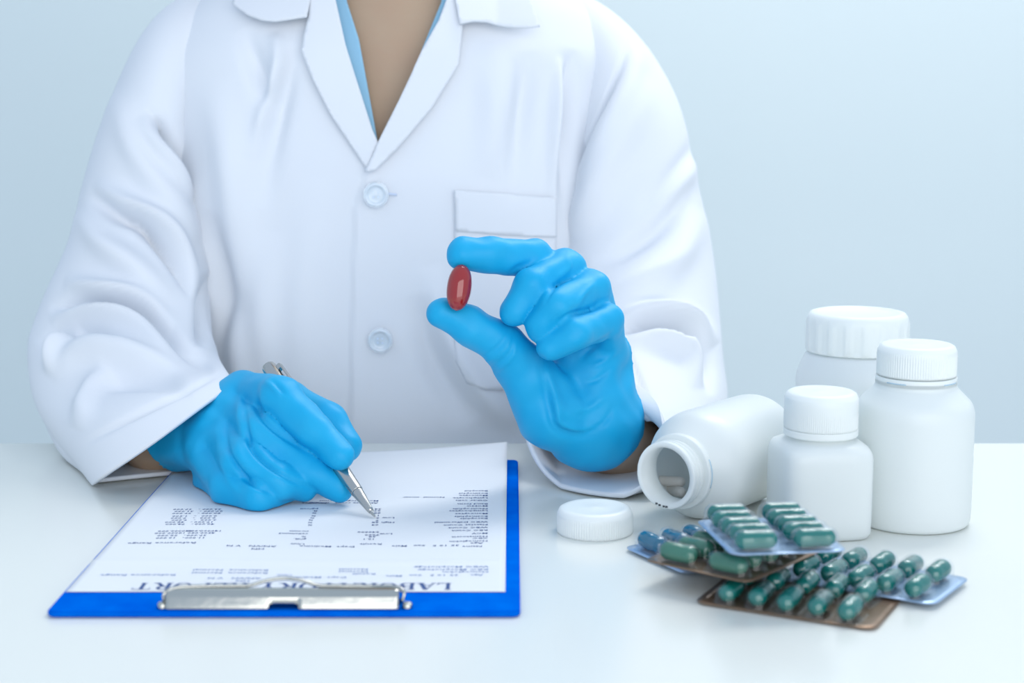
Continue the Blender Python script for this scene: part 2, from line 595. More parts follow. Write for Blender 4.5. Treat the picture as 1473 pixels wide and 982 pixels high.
def hand_field(Fd, fingers, wrist, grow, pill=False):
    """union of palm and five separate fingers"""
    pal = Fd.new()
    kk = 0.010
    mcp = {n: f[0][0] for n, f in fingers.items()}
    for n in ('index', 'middle', 'ring', 'pinky'):
        Fd.cone(pal, wrist + 0.12 * (mcp[n] - wrist), mcp[n], .017 + grow, fingers[n][1][0] + .0005 + grow, kk)
    Fd.cone(pal, 0.5 * (mcp['index'] + mcp['middle']), 0.5 * (mcp['ring'] + mcp['pinky']), .012 + grow, .012 + grow, kk)
    Fd.cone(pal, wrist + .15 * (mcp['thumb'] - wrist), mcp['thumb'], .016 + grow, fingers['thumb'][1][0] + grow, kk)
    if pill:
        # ball of the thumb, heel and outer edge of the palm
        Fd.cone(pal, at_y(742, 525, .945), at_y(792, 596, .950), .0125 + grow, .0190 + grow, 0.006)
        Fd.cone(pal, at_y(792, 596, .950), at_y(838, 628, .962), .0190 + grow, .0175 + grow, 0.006)
        Fd.cone(pal, at_y(858, 512, .966), at_y(850, 600, .960), .0150 + grow, .0190 + grow, 0.004)
        Fd.cone(pal, at_y(828, 520, .966), at_y(826, 580, .964), .0140 + grow, .0150 + grow, 0.004)
    else:
        Fd.cone(pal, at_y(310, 690, .955), at_y(345, 705, .915), .0130 + grow, .0120 + grow, 0.008)
        Fd.cone(pal, at_y(330, 640, .985), at_y(390, 620, .965), .0150 + grow, .0140 + grow, 0.010)
    allf = Fd.new()
    for n, (pts, r) in fingers.items():
        f = Fd.new()
        for i in range(3):
            Fd.cone(f, pts[i], pts[i + 1], r[i] + grow, r[i + 1] + grow, 0.003)
        allf = smin(allf, f, 0.0007)
    return smin(allf, pal, 0.004 if pill else 0.005)


def forearm(Fd, A, elbow, wrist, hand_dir, grow, k=0.008):
    Fd.cone(A, wrist, elbow, .026 + grow, .042 + grow, k, 0.03)


def make_glove(fingers, wrist, elbow, hem_t, pill, strokes, label, it=3):
    pts = np.concatenate([f[0] for f in fingers.values()] + [[wrist]])
    lo, hi = pts.min(0) - .045, pts.max(0) + .045
    Fd = Field(lo, hi, 0.0012)
    A = hand_field(Fd, fingers, wrist, 0.0008, pill)
    # cuff of the glove over the wrist
    ax = unit(elbow - wrist)
    Fd.cone(A, wrist, wrist + ax * (hem_t + .02), .0275, .0305, 0.012)
    sl = tuple(slice(0, n) for n in Fd.n)
    X, Y, Zc = Fd.coords(sl)
    s = (X - wrist[0]) * ax[0] + (Y - wrist[1]) * ax[1] + (Zc - wrist[2]) * ax[2]
    A = np.maximum(A, s - hem_t)
    # hollow mouth
    B = Fd.new()
    Fd.cone(B, wrist + ax * (hem_t - .012), wrist + ax * (hem_t + .03), .0262, .0290, 0)
    A = np.maximum(A, -B)
    # rest on the paper
    A = np.maximum(A, (TT + 0.0050) - Zc)
    V, Q = Fd.mesh(A)
    V = smooth_mesh(V, Q, it)
    N = vnormals(V, Q)
    # broad puckers of the loose nitrile
    ph = V * 1000
    w1 = np.sin(ph[:, 0] * .31 + 1.7 * np.sin(ph[:, 2] * .11) + ph[:, 1] * .13) * np.sin(ph[:, 2] * .19 + ph[:, 1] * .17)
    w2 = np.sin(ph[:, 0] * .13 - ph[:, 2] * .27 + 2 * np.sin(ph[:, 1] * .09))
    V = V + N * (0.00035 * w1 + 0.0004 * w2)[:, None]
    N = vnormals(V, Q)
    V = folds(V, N, strokes, -0.05, gain=0.95)
    V[:, 2] = np.maximum(V[:, 2], TT + 0.0048)
    return V, Q


# ---- torso of the coat: superellipse rings
TZ = np.array([.44, .60, .75, .85, .95, 1.02, 1.055, 1.080, 1.100, 1.115])
TA = np.array([.178, .172, .165, .163, .168, .168, .154, .116, .086, .070])
TB = np.array([.150, .135, .112, .110, .112, .106, .092, .078, .068, .062])
TY = np.array([1.245, 1.24, 1.232, 1.228, 1.228, 1.230, 1.236, 1.242, 1.247, 1.252])


def sm_interp(z, T):
    zz = np.linspace(TZ[0], TZ[-1], 400)
    v = np.interp(zz, TZ, T)
    k = np.hanning(25); k /= k.sum()
    v = np.convolve(np.pad(v, 12, 'edge'), k, 'valid')
    return np.interp(z, zz, v)


def torso_level(X, Y, Zc):
    a, b, c = sm_interp(Zc, TA), sm_interp(Zc, TB), sm_interp(Zc, TY)
    u = (np.abs((X - XC) / a) ** 2.5 + np.abs((Y - c) / b) ** 2.5) ** 0.4
    return (u - 1) * np.minimum(a, b)


person = empty('person', (XC, 1.24, 0), 'seated person in white lab coat and blue gloves behind the table', 'person')

# ---- the body: one continuous surface, hands inside the gloves
Fb = Field((-.47, .84, -.01), (.27, 1.46, 1.44), 0.005)
A = Fb.new()
sl = Fb.region((-.36, 1.05, .44), (.18, 1.42, 1.112))
Xb, Yb, Zb = Fb.coords(sl)
A[sl] = np.minimum(A[sl], torso_level(Xb, Yb, Zb) + 0.017)
# seat, thighs, shins, feet
for sx in (-1, 1):
    hip, knee, ank = np.array([XC + sx * .09, 1.25, .52]), np.array([XC + sx * .13, .93, .50]), np.array([XC + sx * .13, .98, .09])
    Fb.cone(A, hip, knee, .085, .062, .02, .03)
    Fb.cone(A, knee, ank, .055, .038, .01, .03)
    Fb.cone(A, ank + [0, .02, -.035], ank + [0, -.08, -.055], .036, .030, .01, .03)
# arms
for ARM, Wt in ((ARM_L, WR_wrist), (ARM_R, P_wrist)):
    core = ARM[2:10, 0].copy()
    core[4:] += [0, .012, -.010]          # the arm lies in the lower back half of the loose sleeve
    if ARM is ARM_R: core[-1] += [.012, -.012, 0]
    path = catmull(np.concatenate([core, [Wt]]), 28)
    rad = np.interp(np.linspace(0, 1, 28), [0, .3, .65, .85, 1], [.030, .031, .026, .024, .0235])
    for i in range(27):
        Fb.cone(A, path[i], path[i + 1], rad[i], rad[i + 1], .008, .02)
A = smin(A, hand_field(Fb, W_FING, WR_wrist, -.0030), .003)
A = smin(A, hand_field(Fb, P_FING, P_wrist, -.0030, True), .003)
# neck and head (above the picture)
HC = np.array([XC, 1.215, 1.275])
Fb.cone(A, (XC, 1.255, 1.07), (XC, 1.24, 1.20), .062, .056, .03, .04)
Fb.ell(A, HC + [0, .015, .03], (.076, .094, .098), .02, .03)
Fb.ell(A, HC + [0, -.030, -.045], (.055, .058, .062), .03, .03)
Fb.cone(A, HC + [0, -.083, .018], HC + [0, -.100, -.020], .009, .014, .012)
for sx in (-1, 1):
    Fb.ell(A, HC + [sx * .079, .018, -.005], (.010, .020, .031), .008)
    Fb.cone(A, HC + [sx * .018, -.082, .030], HC + [sx * .046, -.070, .030], .010, .010, .012)
Fb.cone(A, HC + [-.018, -.083, -.058], HC + [.018, -.083, -.058], .007, .007, .006)
Fb.cone(A, HC + [-.015, -.081, -.068], HC + [.015, -.081, -.068], .008, .008, .004)
V, Q = Fb.mesh(A)
V = smooth_mesh(V, Q, 4)
body = link('body', pymesh('body', V, Q), M['skin'], person)
tag(body, 'light brown skin at the open collar and wrists')
for sx in (-1, 1):
    v, f = lathe([(0.0001, -.0115), (.006, -.0098), (.0105, -.005), (.0115, 0), (.0105, .005), (.006, .0098), (.0001, .0115)], 20)
    eye = link('eye', pymesh('eye', v + (HC + [sx * .031, -.068, .014]), f), M['paper'], person)
    v, f = lathe([(0.0001, .0004), (.003, .0003), (.005, -.0006)], 20)
    v = v[:, [0, 2, 1]] * [1, -1, 1]
    link('iris', pymesh('iris', v + (HC + [sx * .031, -.0798, .014]), f), M['hair'], eye)
Fh = Field(HC - [.12, .14, .14], HC + [.12, .16, .18], .004)
H = Fh.new()
Fh.ell(H, HC + [0, .024, .036], (.086, .102, .106), .01)
Fh.ell(H, HC + [0, .075, -.03], (.070, .055, .075), .03)
B = Fh.new()
Fh.ell(B, HC + [0, -.090, -.040], (.078, .085, .110), 0)
H = np.maximum(H, -B)
V, Q = Fh.mesh(H)
link('hair', pymesh('hair', smooth_mesh(V, Q, 4), Q), M['hair'], person)

# trousers and shoes under the table
Ft = Field((XC - .26, .83, .02), (XC + .26, 1.40, .66), .006)
T = Ft.new()
for sx in (-1, 1):
    hip, knee, ank = np.array([XC + sx * .09, 1.25, .52]), np.array([XC + sx * .13, .93, .50]), np.array([XC + sx * .13, .98, .09])
    Ft.cone(T, hip, knee, .093, .072, .02, .03)
    Ft.cone(T, knee, ank, .068, .058, .01, .03)
V, Q = Ft.mesh(T)
link('trousers', pymesh('trousers', smooth_mesh(V, Q, 3), Q), M['trousers'], person)
for sx in (-1, 1):
    Fs = Field((XC + sx * .13 - .07, .82, -.006), (XC + sx * .13 + .07, 1.10, .13), .004)
    S_ = Fs.new()
    ank = np.array([XC + sx * .13, .98, .09])
    Fs.cone(S_, ank + [0, .02, -.04], ank + [0, -.09, -.055], .046, .038, .01)
    Fs.cone(S_, ank, ank + [0, .02, -.04], .044, .046, .01)
    Xs, Ys, Zs = Fs.coords(tuple(slice(0, n) for n in Fs.n))
    S_ = np.maximum(S_, .001 - Zs)
    V, Q = Fs.mesh(S_)
    link('shoe', pymesh('shoe', smooth_mesh(V, Q, 2), Q), M['shoe'], person)

# ---- the coat
coat = bpy.data.objects.new('lab_coat', None)   # replaced below by the coat's own mesh
bpy.data.objects.remove(coat)

nz, nth = 330, 640
zz = np.linspace(.47, 1.112, nz)
# angle spacing: dense at the front
th = np.linspace(0, 2 * math.pi, nth, endpoint=False)
th = th + 0.55 * np.sin(th + math.pi / 2 + math.pi / 2) * -1 * 0  # even spacing
TH, ZZ = np.meshgrid(th, zz)
a_, b_, c_ = sm_interp(ZZ, TA), sm_interp(ZZ, TB), sm_interp(ZZ, TY)
cx_, sy_ = np.cos(TH), np.sin(TH)
e = 2 / 2.5
V = np.stack([XC + a_ * np.sign(cx_) * np.abs(cx_) ** e, c_ + b_ * np.sign(sy_) * np.abs(sy_) ** e, ZZ], -1).reshape(-1, 3)
Q = grid_faces(nz, nth)
N = vnormals(V, Q)
if (N[:, 1] * (V[:, 1] - 1.23)).sum() < 0:
    Q = Q[:, ::-1]; N = -N
TORSO_FOLDS = [
    ([(350, 40), (372, 110), (392, 170)], 14, -.0045, 'r'),
    ([(392, 45), (402, 90), (385, 150), (365, 230)], 12, .005, 'r'),
    ([(415, 60), (408, 120), (392, 200), (380, 300)], 16, -.004, 'r'),
    ([(300, 110), (330, 210), (345, 330), (350, 450)], 26, .005, 'r'),
    ([(460, 250), (440, 380), (430, 520), (425, 640)], 30, .003, 'r'),
    ([(752, 75), (757, 120), (748, 190), (738, 300)], 16, -.0045, 'r'),
    ([(702, 60), (712, 150), (700, 260)], 24, .0035, 'r'),
    ([(808, 80), (802, 130), (796, 210), (796, 330)], 9, .0050, 'r'),
    ([(822, 70), (817, 120), (812, 200), (806, 300)], 12, -.0050, 'r'),
    ([(620, 380), (640, 470), (690, 560), (750, 620)], 20, .007, 'r'),
    ([(600, 420), (625, 520), (680, 610)], 20, -.004, 'r'),
    ([(300, 300), (320, 420), (310, 520)], 18, -.005, 'r'),
    ([(390, 330), (380, 470), (390, 600)], 24, .0035, 'r'),
    ([(330, 430), (350, 540), (360, 630)], 20, .004, 'r'),
]
V = folds(V, N, TORSO_FOLDS, gain=2.3)
# the left front laps over the right one: a hem step down the middle
px, py = proj(V)
lx = np.interp(py, [200, 250, 300, 400, 640], [560, 527, 511, 508, 504])
front = (N[:, 1] < -.2) & (py > 200)
stp = 1 / (1 + np.exp(-np.clip((px - lx) / 0.9, -30, 30)))
fade = np.exp(-np.clip(px - lx, 0, None) / 80) * np.clip((py - 225) / 30, 0, 1)
V[front] += (N * (0.0030 * stp * fade)[:, None])[front]
torso_V, torso_Q = V.copy(), Q
BVH = BVHTree.FromPolygons([tuple(v) for v in V.tolist()], [tuple(q) for q in Q.tolist()])


def in_poly(x, y, poly):
    inside = np.zeros(x.shape, bool)
    n = len(poly)
    for i in range(n):
        (x0, y0), (x1, y1) = poly[i], poly[(i + 1) % n]
        c = ((y0 > y) != (y1 > y)) & (x < (x1 - x0) * (y - y0) / (y1 - y0 + 1e-9) + x0)
        inside ^= c
    return inside


VCUT = [(462, -260), (463, -40), (488, 60), (519, 165), (541, 222), (566, 186), (622, 84), (664, -20), (668, -260)]
px, py = proj(V)
kill = in_poly(px, py, VCUT) & (N[:, 1] < 0)
Qc = Q[~kill[Q].any(1)]
used = np.unique(Qc)
remap = np.full(len(V), -1); remap[used] = np.arange(len(used))
coat = link('lab_coat', pymesh('lab_coat', V[used], remap[Qc]), M['coat'], person)
tag(coat, 'white cotton lab coat')


def cloth_solid(o, t=.002, offset=-1):
    md = o.modifiers.new('thickness', 'SOLIDIFY')
    md.thickness = t
    md.offset = offset
    return o


cloth_solid(coat, .0022)


def on_torso(x, y):
    d = Vector(ray(x, y)).normalized()
    hits = [BVH.ray_cast(Vector((0, 0, CH)), Vector(ray(x + jx, y + jy)).normalized()) for jx, jy in ((0, 0), (.37, .21), (-.29, .33), (.11, -.41))]
    hits = [q for q in hits if q[0] is not None]
    if not hits:
        return None
    hit = min(hits, key=lambda q: q[3])
    n = hit[1]
    if n.dot(d) > 0: n = -n
    return np.array(hit[0]), np.array(n)


def patch(name, poly, offset, material, parent, step=4.0, thick=.0014, lift=None, smooth_poly=False, fold_list=()):
    """a piece of cloth cut to an outline and laid on the coat front"""
    poly = np.array(poly, float)
    pts = []
    for i in range(len(poly)):
        p, q = poly[i], poly[(i + 1) % len(poly)]
        n = max(1, int(np.linalg.norm(q - p) / step))
        pts += [p + (q - p) * t for t in np.arange(n) / n]
    bnd = len(pts)
    lo, hi = poly.min(0), poly.max(0)
    gx, gy = np.meshgrid(np.arange(lo[0] + step / 2, hi[0], step), np.arange(lo[1] + step / 2, hi[1], step))
    gx, gy = gx.ravel(), gy.ravel()
    ins = in_poly(gx, gy, [tuple(p) for p in poly])
    B_ = np.array(pts)
    keep = []
    for x, y in zip(gx[ins], gy[ins]):
        if np.min((B_[:, 0] - x) ** 2 + (B_[:, 1] - y) ** 2) > (step * .6) ** 2:
            keep.append((x, y))
    allp = [Vector((float(p[0]), float(p[1]))) for p in pts] + [Vector(k) for k in keep]
    r = delaunay_2d_cdt(allp, [], [list(range(bnd))], 1, 1e-4)
    vs, fs = r[0], r[2]
    P3, ok = [], []
    for v in vs:
        h = on_torso(v.x, v.y)
        if h is None:
            P3.append((0, 0, 0)); ok.append(False); continue
        off = offset if lift is None else offset + lift(v.x, v.y)
        nn = unit(.25 * h[1] + .75 * np.array([0, -.96, .28]))
        P3.append(h[0] + nn * off); ok.append(True)
    fs = [tuple(reversed(f)) for f in fs if all(ok[i] for i in f)]
    P3 = np.array(P3)
    me = pymesh(name, P3, fs)
    bm = bmesh.new(); bm.from_mesh(me)
    loose = [v for v in bm.verts if not v.link_faces]
    bmesh.ops.delete(bm, geom=loose, context='VERTS')
    bmesh.ops.recalc_face_normals(bm, faces=bm.faces)
    # outward = towards the viewer
    s = sum((f.normal.dot(f.calc_center_median() - Vector((0, 0, CH))) for f in bm.faces))
    if s > 0:
        bmesh.ops.reverse_faces(bm, faces=bm.faces)
    bm.to_mesh(me); bm.free()
    o = link(name, me, material, parent)
    cloth_solid(o, thick, -1)
    return o


lap_l = [(474, -90), (476, -30), (483, 0), (498, 68), (519, 134), (536, 188), (545, 208), (529, 246), (503, 207), (477, 168), (452, 118), (436, 78), (440, 52), (446, 28), (449, -10), (449, -90)]
patch('lapel', lap_l, .0045, M['coat'], coat, lift=lambda x, y: .0035 * max(0, min(1, (560 - x) / 110)) * max(0, min(1, (250 - y) / 120)))
lap_r = [(656, -90), (652, -20), (632, 34), (607, 78), (575, 146), (545, 206), (527, 250), (541, 247), (572, 216), (622, 158), (660, 96), (666, 44), (664, -10), (668, -90)]
patch('lapel', lap_r, .0060, M['coat'], coat, lift=lambda x, y: .0012)
col_l = [(458, -90), (452, -10), (444, 32), (420, 36), (399, 39), (380, 37), (360, 29), (338, 13), (347, -6), (388, -50), (430, -90)]
patch('collar', col_l, .0075, M['coat'], coat, lift=lambda x, y: .004 * max(0, min(1, (y + 40) / 80)))
col_r = [(648, -90), (652, -10), (662, 43), (680, 39), (700, 40), (725, 48), (748, 53), (772, 54), (765, 26), (757, 0), (722, -50), (676, -90)]
patch('collar', col_r, .0080, M['coat'], coat, lift=lambda x, y: .004 * max(0, min(1, (y + 40) / 80)) + .010 * max(0, min(1, (x - 715) / 57)))
v, f = lathe(round_profile([(.066, 1.080), (.0655, 1.128), (.070, 1.136), (.080, 1.124), (.104, 1.088), (.102, 1.083), (.074, 1.112), (.070, 1.080)], [0, .004, .004, .004, .002, .002, .004]), 90)
keepv = (v[:, 1] > -.052)
f = f[keepv[f].all(1)]
v = v * [1.0, .92, 1.0]
link('collar', pymesh('collar', v + [XC, 1.250, 0], f), M['coat'], coat)

shirt = patch('shirt', [(455, -90), (470, -20), (486, 40), (515, 134), (541, 216), (543, 206), (533, 152), (515, 53), (498, 0), (488, -90)], -.0030, M['shirt'], person, step=3)
tag(shirt, 'pale blue shirt neckline under the coat')
sh2 = patch('shirt_edge', [(670, -90), (660, -10), (640, 40), (608, 96), (590, 110), (617, 44), (635, 0), (646, -90)], -.0030, M['shirt'], shirt, step=3)

pock = [(655, 276), (700, 278), (750, 282), (799, 287), (800, 360), (800, 440), (800, 520), (790, 560), (700, 560), (672, 552), (656, 520), (654, 440), (654, 360)]
patch('pocket', pock, .0024, M['coat'], coat, step=5)
patch('pocket_band', [(654, 275), (700, 277), (750, 281), (800, 286), (800, 342), (750, 340), (700, 337), (656, 334)], .0042, M['coat'], coat, step=5, thick=.0012)

# buttons: clear, thick rims, four holes
for (bx, by) in ((541, 279), (547, 488)):
    p, n = on_torso(bx, by)
    v, f = lathe(round_profile([(.0001, .0022), (.0052, .0020), (.0066, .0032), (.0082, .0030), (.0090, .0012), (.0086, -.0004), (.0001, -.0004)], [0, .001, .001, .001, .001, .001]), 40)
    R = Vector(n).to_track_quat('Z', 'Y').to_matrix()
    v = np.array([R @ Vector(q) for q in v]) + p + n * .0045
    bt = link('button', pymesh('button', v, f), M['button'], coat)
    bm = bmesh.new()
    for sx, sy in ((-1, -1), (1, -1), (-1, 1), (1, 1)):
        c = Vector(p + n * .0064) + R @ Vector((sx * .0016, sy * .0016, 0))
        box_bm(bm, c, (.0009, .0009, .0006), R.to_4x4())
    bm_link('thread', bm, M['thread'], coat)
p0, n0 = on_torso(553, 277)
p1, n1 = on_torso(571, 280)
v, f = tube_mesh([p0 + n0 * .0032, .5 * (p0 + p1) + n0 * .0034, p1 + n1 * .0032], .0007, 8)
link('buttonhole', pymesh('buttonhole', v, f), M['thread'], coat)


def sleeve(stations, strokes, nr=190, ns=260, seed=0):
    """rings through three read-off points each: top, bottom (picture silhouettes) and the point nearest the viewer"""
    S = catmull(np.array([ring3(q) for q in stations]), nr)
    a = np.linspace(0, 2 * math.pi, ns, endpoint=False)
    ex = 0.92
    ca, sa = np.sign(np.cos(a)) * np.abs(np.cos(a)) ** ex, np.sign(np.sin(a)) * np.abs(np.sin(a)) ** ex
    V = S[:, None, 0] + ca[None, :, None] * S[:, None, 1] + np.maximum(sa, 0)[None, :, None] * S[:, None, 2] + np.maximum(-sa, 0)[None, :, None] * S[:, None, 3]
    V = V.reshape(-1, 3)
    Q = grid_faces(nr, ns)
    N = vnormals(V, Q)
    c = np.repeat(S[:, 0], ns, 0)
    if ((V - c) * N).sum() < 0:
        Q = Q[:, ::-1]; N = -N
    r = np.random.default_rng(seed)
    D = np.zeros(len(V))
    for k in range(9):
        q = unit(r.normal(size=3)) * r.uniform(18, 60)
        D += r.uniform(.0003, .0008) * np.sin(V @ q + r.uniform(0, 6))
    V = V + N * D[:, None]
    N = vnormals(V, Q)
    V = folds(V, N, strokes, gain=2.5)
    V[:, 2] = np.maximum(V[:, 2], TT + .0015 + .0)
    return V, Q


L_FOLDS = [
    ([(212, 155), (245, 205), (286, 265)], 4, -.0030, 'r'),
    ([(185, 305), (225, 338), (256, 382), (274, 432)], 4.5, -.0030, 'r'),
    ([(70, 443), (120, 437), (180, 441)], 4, -.0022, 'r'),
    ([(128, 285), (160, 310), (190, 322)], 6, -.0024, 'r'),
    ([(222, 165), (250, 215), (284, 268)], 9, -.007, 'r'),
    ([(205, 165), (238, 225), (275, 290)], 12, .006, 'r'),
    ([(165, 130), (200, 220), (250, 300), (290, 350)], 20, .005, 'r'),
    ([(124, 275), (165, 305), (205, 325), (245, 370), (272, 425)], 9, -.008, 'r'),
    ([(135, 262), (180, 290), (225, 320), (262, 370), (288, 430)], 13, .007, 'r'),
    ([(112, 300), (150, 350), (200, 390), (250, 440)], 18, .006, 'r'),
    ([(299, 390), (300, 450), (288, 500)], 14, -.006, 'r'),
    ([(70, 444), (110, 436), (160, 440), (215, 455), (262, 500), (310, 540)], 9, -.007, 'r'),
    ([(70, 462), (120, 452), (165, 456), (210, 475), (260, 520)], 12, .007, 'r'),
    ([(90, 405), (140, 415), (200, 430), (250, 470)], 12, .006, 'r'),
    ([(55, 500), (90, 478), (140, 480), (185, 500)], 10, -.004, 'r'),
    ([(70, 545), (110, 510), (160, 505), (220, 520), (280, 548)], 15, .006, 'r'),
    ([(70, 540), (85, 500), (115, 470)], 9, .005, 'r'),
    ([(110, 580), (150, 550), (210, 545), (280, 560)], 14, -.004, 'r'),
    ([(110, 620), (130, 560), (160, 530)], 12, .004, 'r'),
    ([(118, 640), (180, 605), (250, 570), (322, 535)], 4, -.0022, 'r'),
]
V, Q = sleeve(L_ST, L_FOLDS, seed=3)
o = link('sleeve', pymesh('sleeve', V, Q), M['coat'], coat)
cloth_solid(o, .0024)

R_FOLDS = [
    ([(908, 50), (888, 110), (862, 175), (832, 230), (804, 285)], 4.5, -.0034, 'r'),
    ([(885, 476), (930, 466), (985, 474), (1012, 505)], 4, -.0024, 'r'),
    ([(1004, 195), (988, 225), (955, 265), (915, 310)], 10, -.0014, 'r'),
    ([(1006, 215), (992, 245), (962, 285), (920, 330)], 12, .0014, 'r'),
    ([(925, 60), (895, 140), (865, 210), (835, 280)], 16, .005, 'r'),
    ([(930, 110), (900, 190), (850, 290), (815, 350)], 20, .005, 'r'),
    ([(1000, 260), (960, 320), (900, 360), (850, 380)], 14, -.004, 'r'),
    ([(1010, 300), (970, 370), (910, 410), (850, 430)], 20, .005, 'r'),
    ([(880, 478), (930, 468), (985, 478), (1015, 520), (1022, 570)], 8, -.007, 'r'),
    ([(880, 462), (930, 450), (990, 460), (1028, 500)], 12, .007, 'r'),
    ([(895, 495), (945, 490), (990, 510), (1005, 560)], 12, .006, 'r'),
    ([(940, 480), (965, 488), (985, 500)], 5, -.004, 'r'),
    ([(900, 500), (925, 560), (940, 620)], 4, -.0022, 'r'),
]
V, Q = sleeve(R_ST, R_FOLDS, seed=5)
o = link('sleeve', pymesh('sleeve', V, Q), M['coat'], coat)
cloth_solid(o, .0024)

# ---- gloves
W_STR = [
    ([(372, 548), (368, 575), (380, 602), (415, 632), (470, 662)], 4, -.0030, 'r'),
    ([(352, 560), (354, 605), (362, 642), (386, 670), (425, 693), (462, 708)], 3.6, -.0032, 'r'),
    ([(330, 590), (326, 640), (346, 678), (370, 700), (405, 712)], 3.6, -.0032, 'r'),
    ([(356, 580), (366, 625), (392, 652), (440, 678)], 7, .0014, 'r'),
    ([(338, 610), (345, 655), (370, 682), (415, 702)], 6, .0014, 'r'),
    ([(312, 605), (316, 650), (330, 690), (350, 715)], 6, .0016, 'r'),
    ([(348, 552), (345, 600), (352, 640)], 7, .0022, 'r'),
    ([(300, 600), (285, 640), (280, 670), (300, 690)], 9, .0018, 'r'),
    ([(330, 575), (300, 605), (270, 640)], 9, -.0014, 'r'),
    ([(378, 548), (392, 556), (405, 572)], 4, .0016, 'r'),
    ([(388, 545), (402, 558), (412, 570)], 3, -.0014, 'r'),
    ([(395, 600), (425, 625), (455, 645)], 8, .0010, 'r'),
    ([(262, 600), (258, 640), (268, 670)], 6, -.0012, 'r'),
]
V, Q = make_glove(W_FING, WR_wrist, E_LEFT, .004, False, W_STR, '')
g1 = link('glove', pymesh('glove', V, Q), M['glove'], person)
tag(g1, 'blue nitrile glove on the hand holding the pen')
P_STR = [
    ([(781, 500), (786, 545), (795, 588), (803, 612), (832, 622), (875, 616)], 5, .0024, 's'),
    ([(781, 500), (786, 545), (795, 588), (803, 612), (832, 622), (875, 616)], 1.8, -.0016, 'r'),
    ([(794, 540), (804, 580), (814, 606)], 8, .0016, 'r'),
    ([(735, 470), (722, 492), (705, 506), (690, 512)], 2.2, -.0011, 'r'),
    ([(737, 476), (728, 500), (708, 516), (692, 520)], 2.2, .0010, 'r'),
    ([(739, 484), (734, 506), (714, 523), (698, 530)], 2.2, -.0011, 'r'),
    ([(741, 492), (738, 512), (720, 530), (703, 540)], 2.5, .0009, 'r'),
    ([(843, 395), (815, 402), (795, 415), (783, 440)], 3, -.0022, 'r'),
    ([(874, 438), (845, 446), (820, 452), (800, 464)], 3, -.0022, 'r'),
    ([(815, 362), (818, 385), (800, 400)], 4, .0014, 'r'),
    ([(858, 405), (838, 425), (828, 445)], 4, .0014, 'r'),
    ([(890, 470), (868, 490), (845, 505), (835, 520)], 4, -.0016, 'r'),
    ([(892, 500), (868, 520), (850, 528)], 4, .0013, 'r'),
    ([(890, 520), (860, 545), (840, 550)], 4, -.0012, 'r'),
    ([(880, 560), (850, 585), (825, 590)], 5, .0012, 'r'),
    ([(886, 580), (866, 610), (840, 622)], 4, -.0014, 'r'),
    ([(770, 375), (745, 385), (728, 398)], 4, -.0012, 'r'),
]
V, Q = make_glove(P_FING, P_wrist, E_RIGHT, .013, True, P_STR, '')
g2 = link('glove', pymesh('glove', V, Q), M['glove'], person)
tag(g2, 'blue nitrile glove on the hand holding up the red capsule')


# ================================================================== RED CAPSULE, PEN
def orient(v, p0, p1):
    """points built along +z from 0 to 1*length -> laid from p0 towards p1"""
    R = Vector(np.array(p1) - np.array(p0)).to_track_quat('Z', 'Y').to_matrix()
    return np.array([R @ Vector(q) for q in v]) + np.array(p0)


def softgel(L, r, n=16):
    s = np.linspace(-1, 1, 2 * n + 1)
    return [(max(1e-5, r * (1 - abs(t) ** 2.25) ** 0.5), t * L / 2) for t in s]


c0, c1 = at_y(656, 447, .917), at_y(665, 380, .924)
v, f = lathe(softgel(np.linalg.norm(c1 - c0), .0072), 40)
v = orient(v, (c0 + c1) / 2, c1)
rc = link('softgel_capsule', pymesh('softgel_capsule', v, f), M['red'])
tag(rc, 'glossy red softgel capsule pinched between gloved thumb and forefinger', 'capsule')

pen = empty('pen', tuple(PEN_TIP), 'silver metal ballpoint pen held over the lab report', 'pen')
PL = float(np.linalg.norm(PEN_TOP - PEN_TIP))


def pen_part(name, prof, m=None, seg=32):
    v, f = lathe(prof, seg)
    return link(name, pymesh(name, orient(v, PEN_TIP, PEN_TOP), f), m or M['steel'], pen)


pen_part('writing_point', [(.0001, 0), (.0004, .0004), (.0009, .0030), (.0011, .0050), (.0011, .008)])
pen_part('tip_cone', [(.0011, .0050), (.0016, .0052), (.0019, .0070), (.0028, .0150), (.0034, .0215), (.0035, .0220), (.0032, .0222)])
pen_part('barrel', round_profile([(.0032, .0222), (.0037, .0224), (.0046, .045), (.0050, .07), (.0050, PL - .042), (.0046, PL - .041)], [0, .0004, 0, 0, .0004]))
pen_part('upper_barrel', round_profile([(.0046, PL - .041), (.0051, PL - .0405), (.0050, PL - .006), (.0044, PL), (.0001, PL + .0004)], [0, .0004, .001, .001]))
ax_p = unit(PEN_TOP - PEN_TIP)
side = unit(np.cross(ax_p, [0, 0, 1]))
tow = np.cross(side, ax_p); tow = tow if tow[1] < 0 else -tow
outw = unit(0.55 * side * (1 if side[0] > 0 else -1) + 0.85 * tow)
bm = bmesh.new()
R4 = Matrix((np.cross(ax_p, outw), outw, ax_p)).transposed().to_4x4()
box_bm(bm, PEN_TOP - ax_p * .024 + outw * .0072, (.0034, .0011, .036), R4, .0004)
box_bm(bm, PEN_TOP - ax_p * .0075 + outw * .0058, (.0034, .0030, .004), R4, .0004)
bm_link('pocket_clip', bm, M['steel'], pen)

# ================================================================== CLIPBOARD + PAPER
NL, NR_, FR_ = at_z(66, 889), at_z(749, 890), at_z(743, 668)
bx0, bx1, by0, by1 = NL[0], .0040, NL[1], FR_[1]
clipboard = empty('clipboard', ((bx0 + bx1) / 2, (by0 + by1) / 2, TT), 'blue clipboard lying on the table under the lab report', 'clipboard')


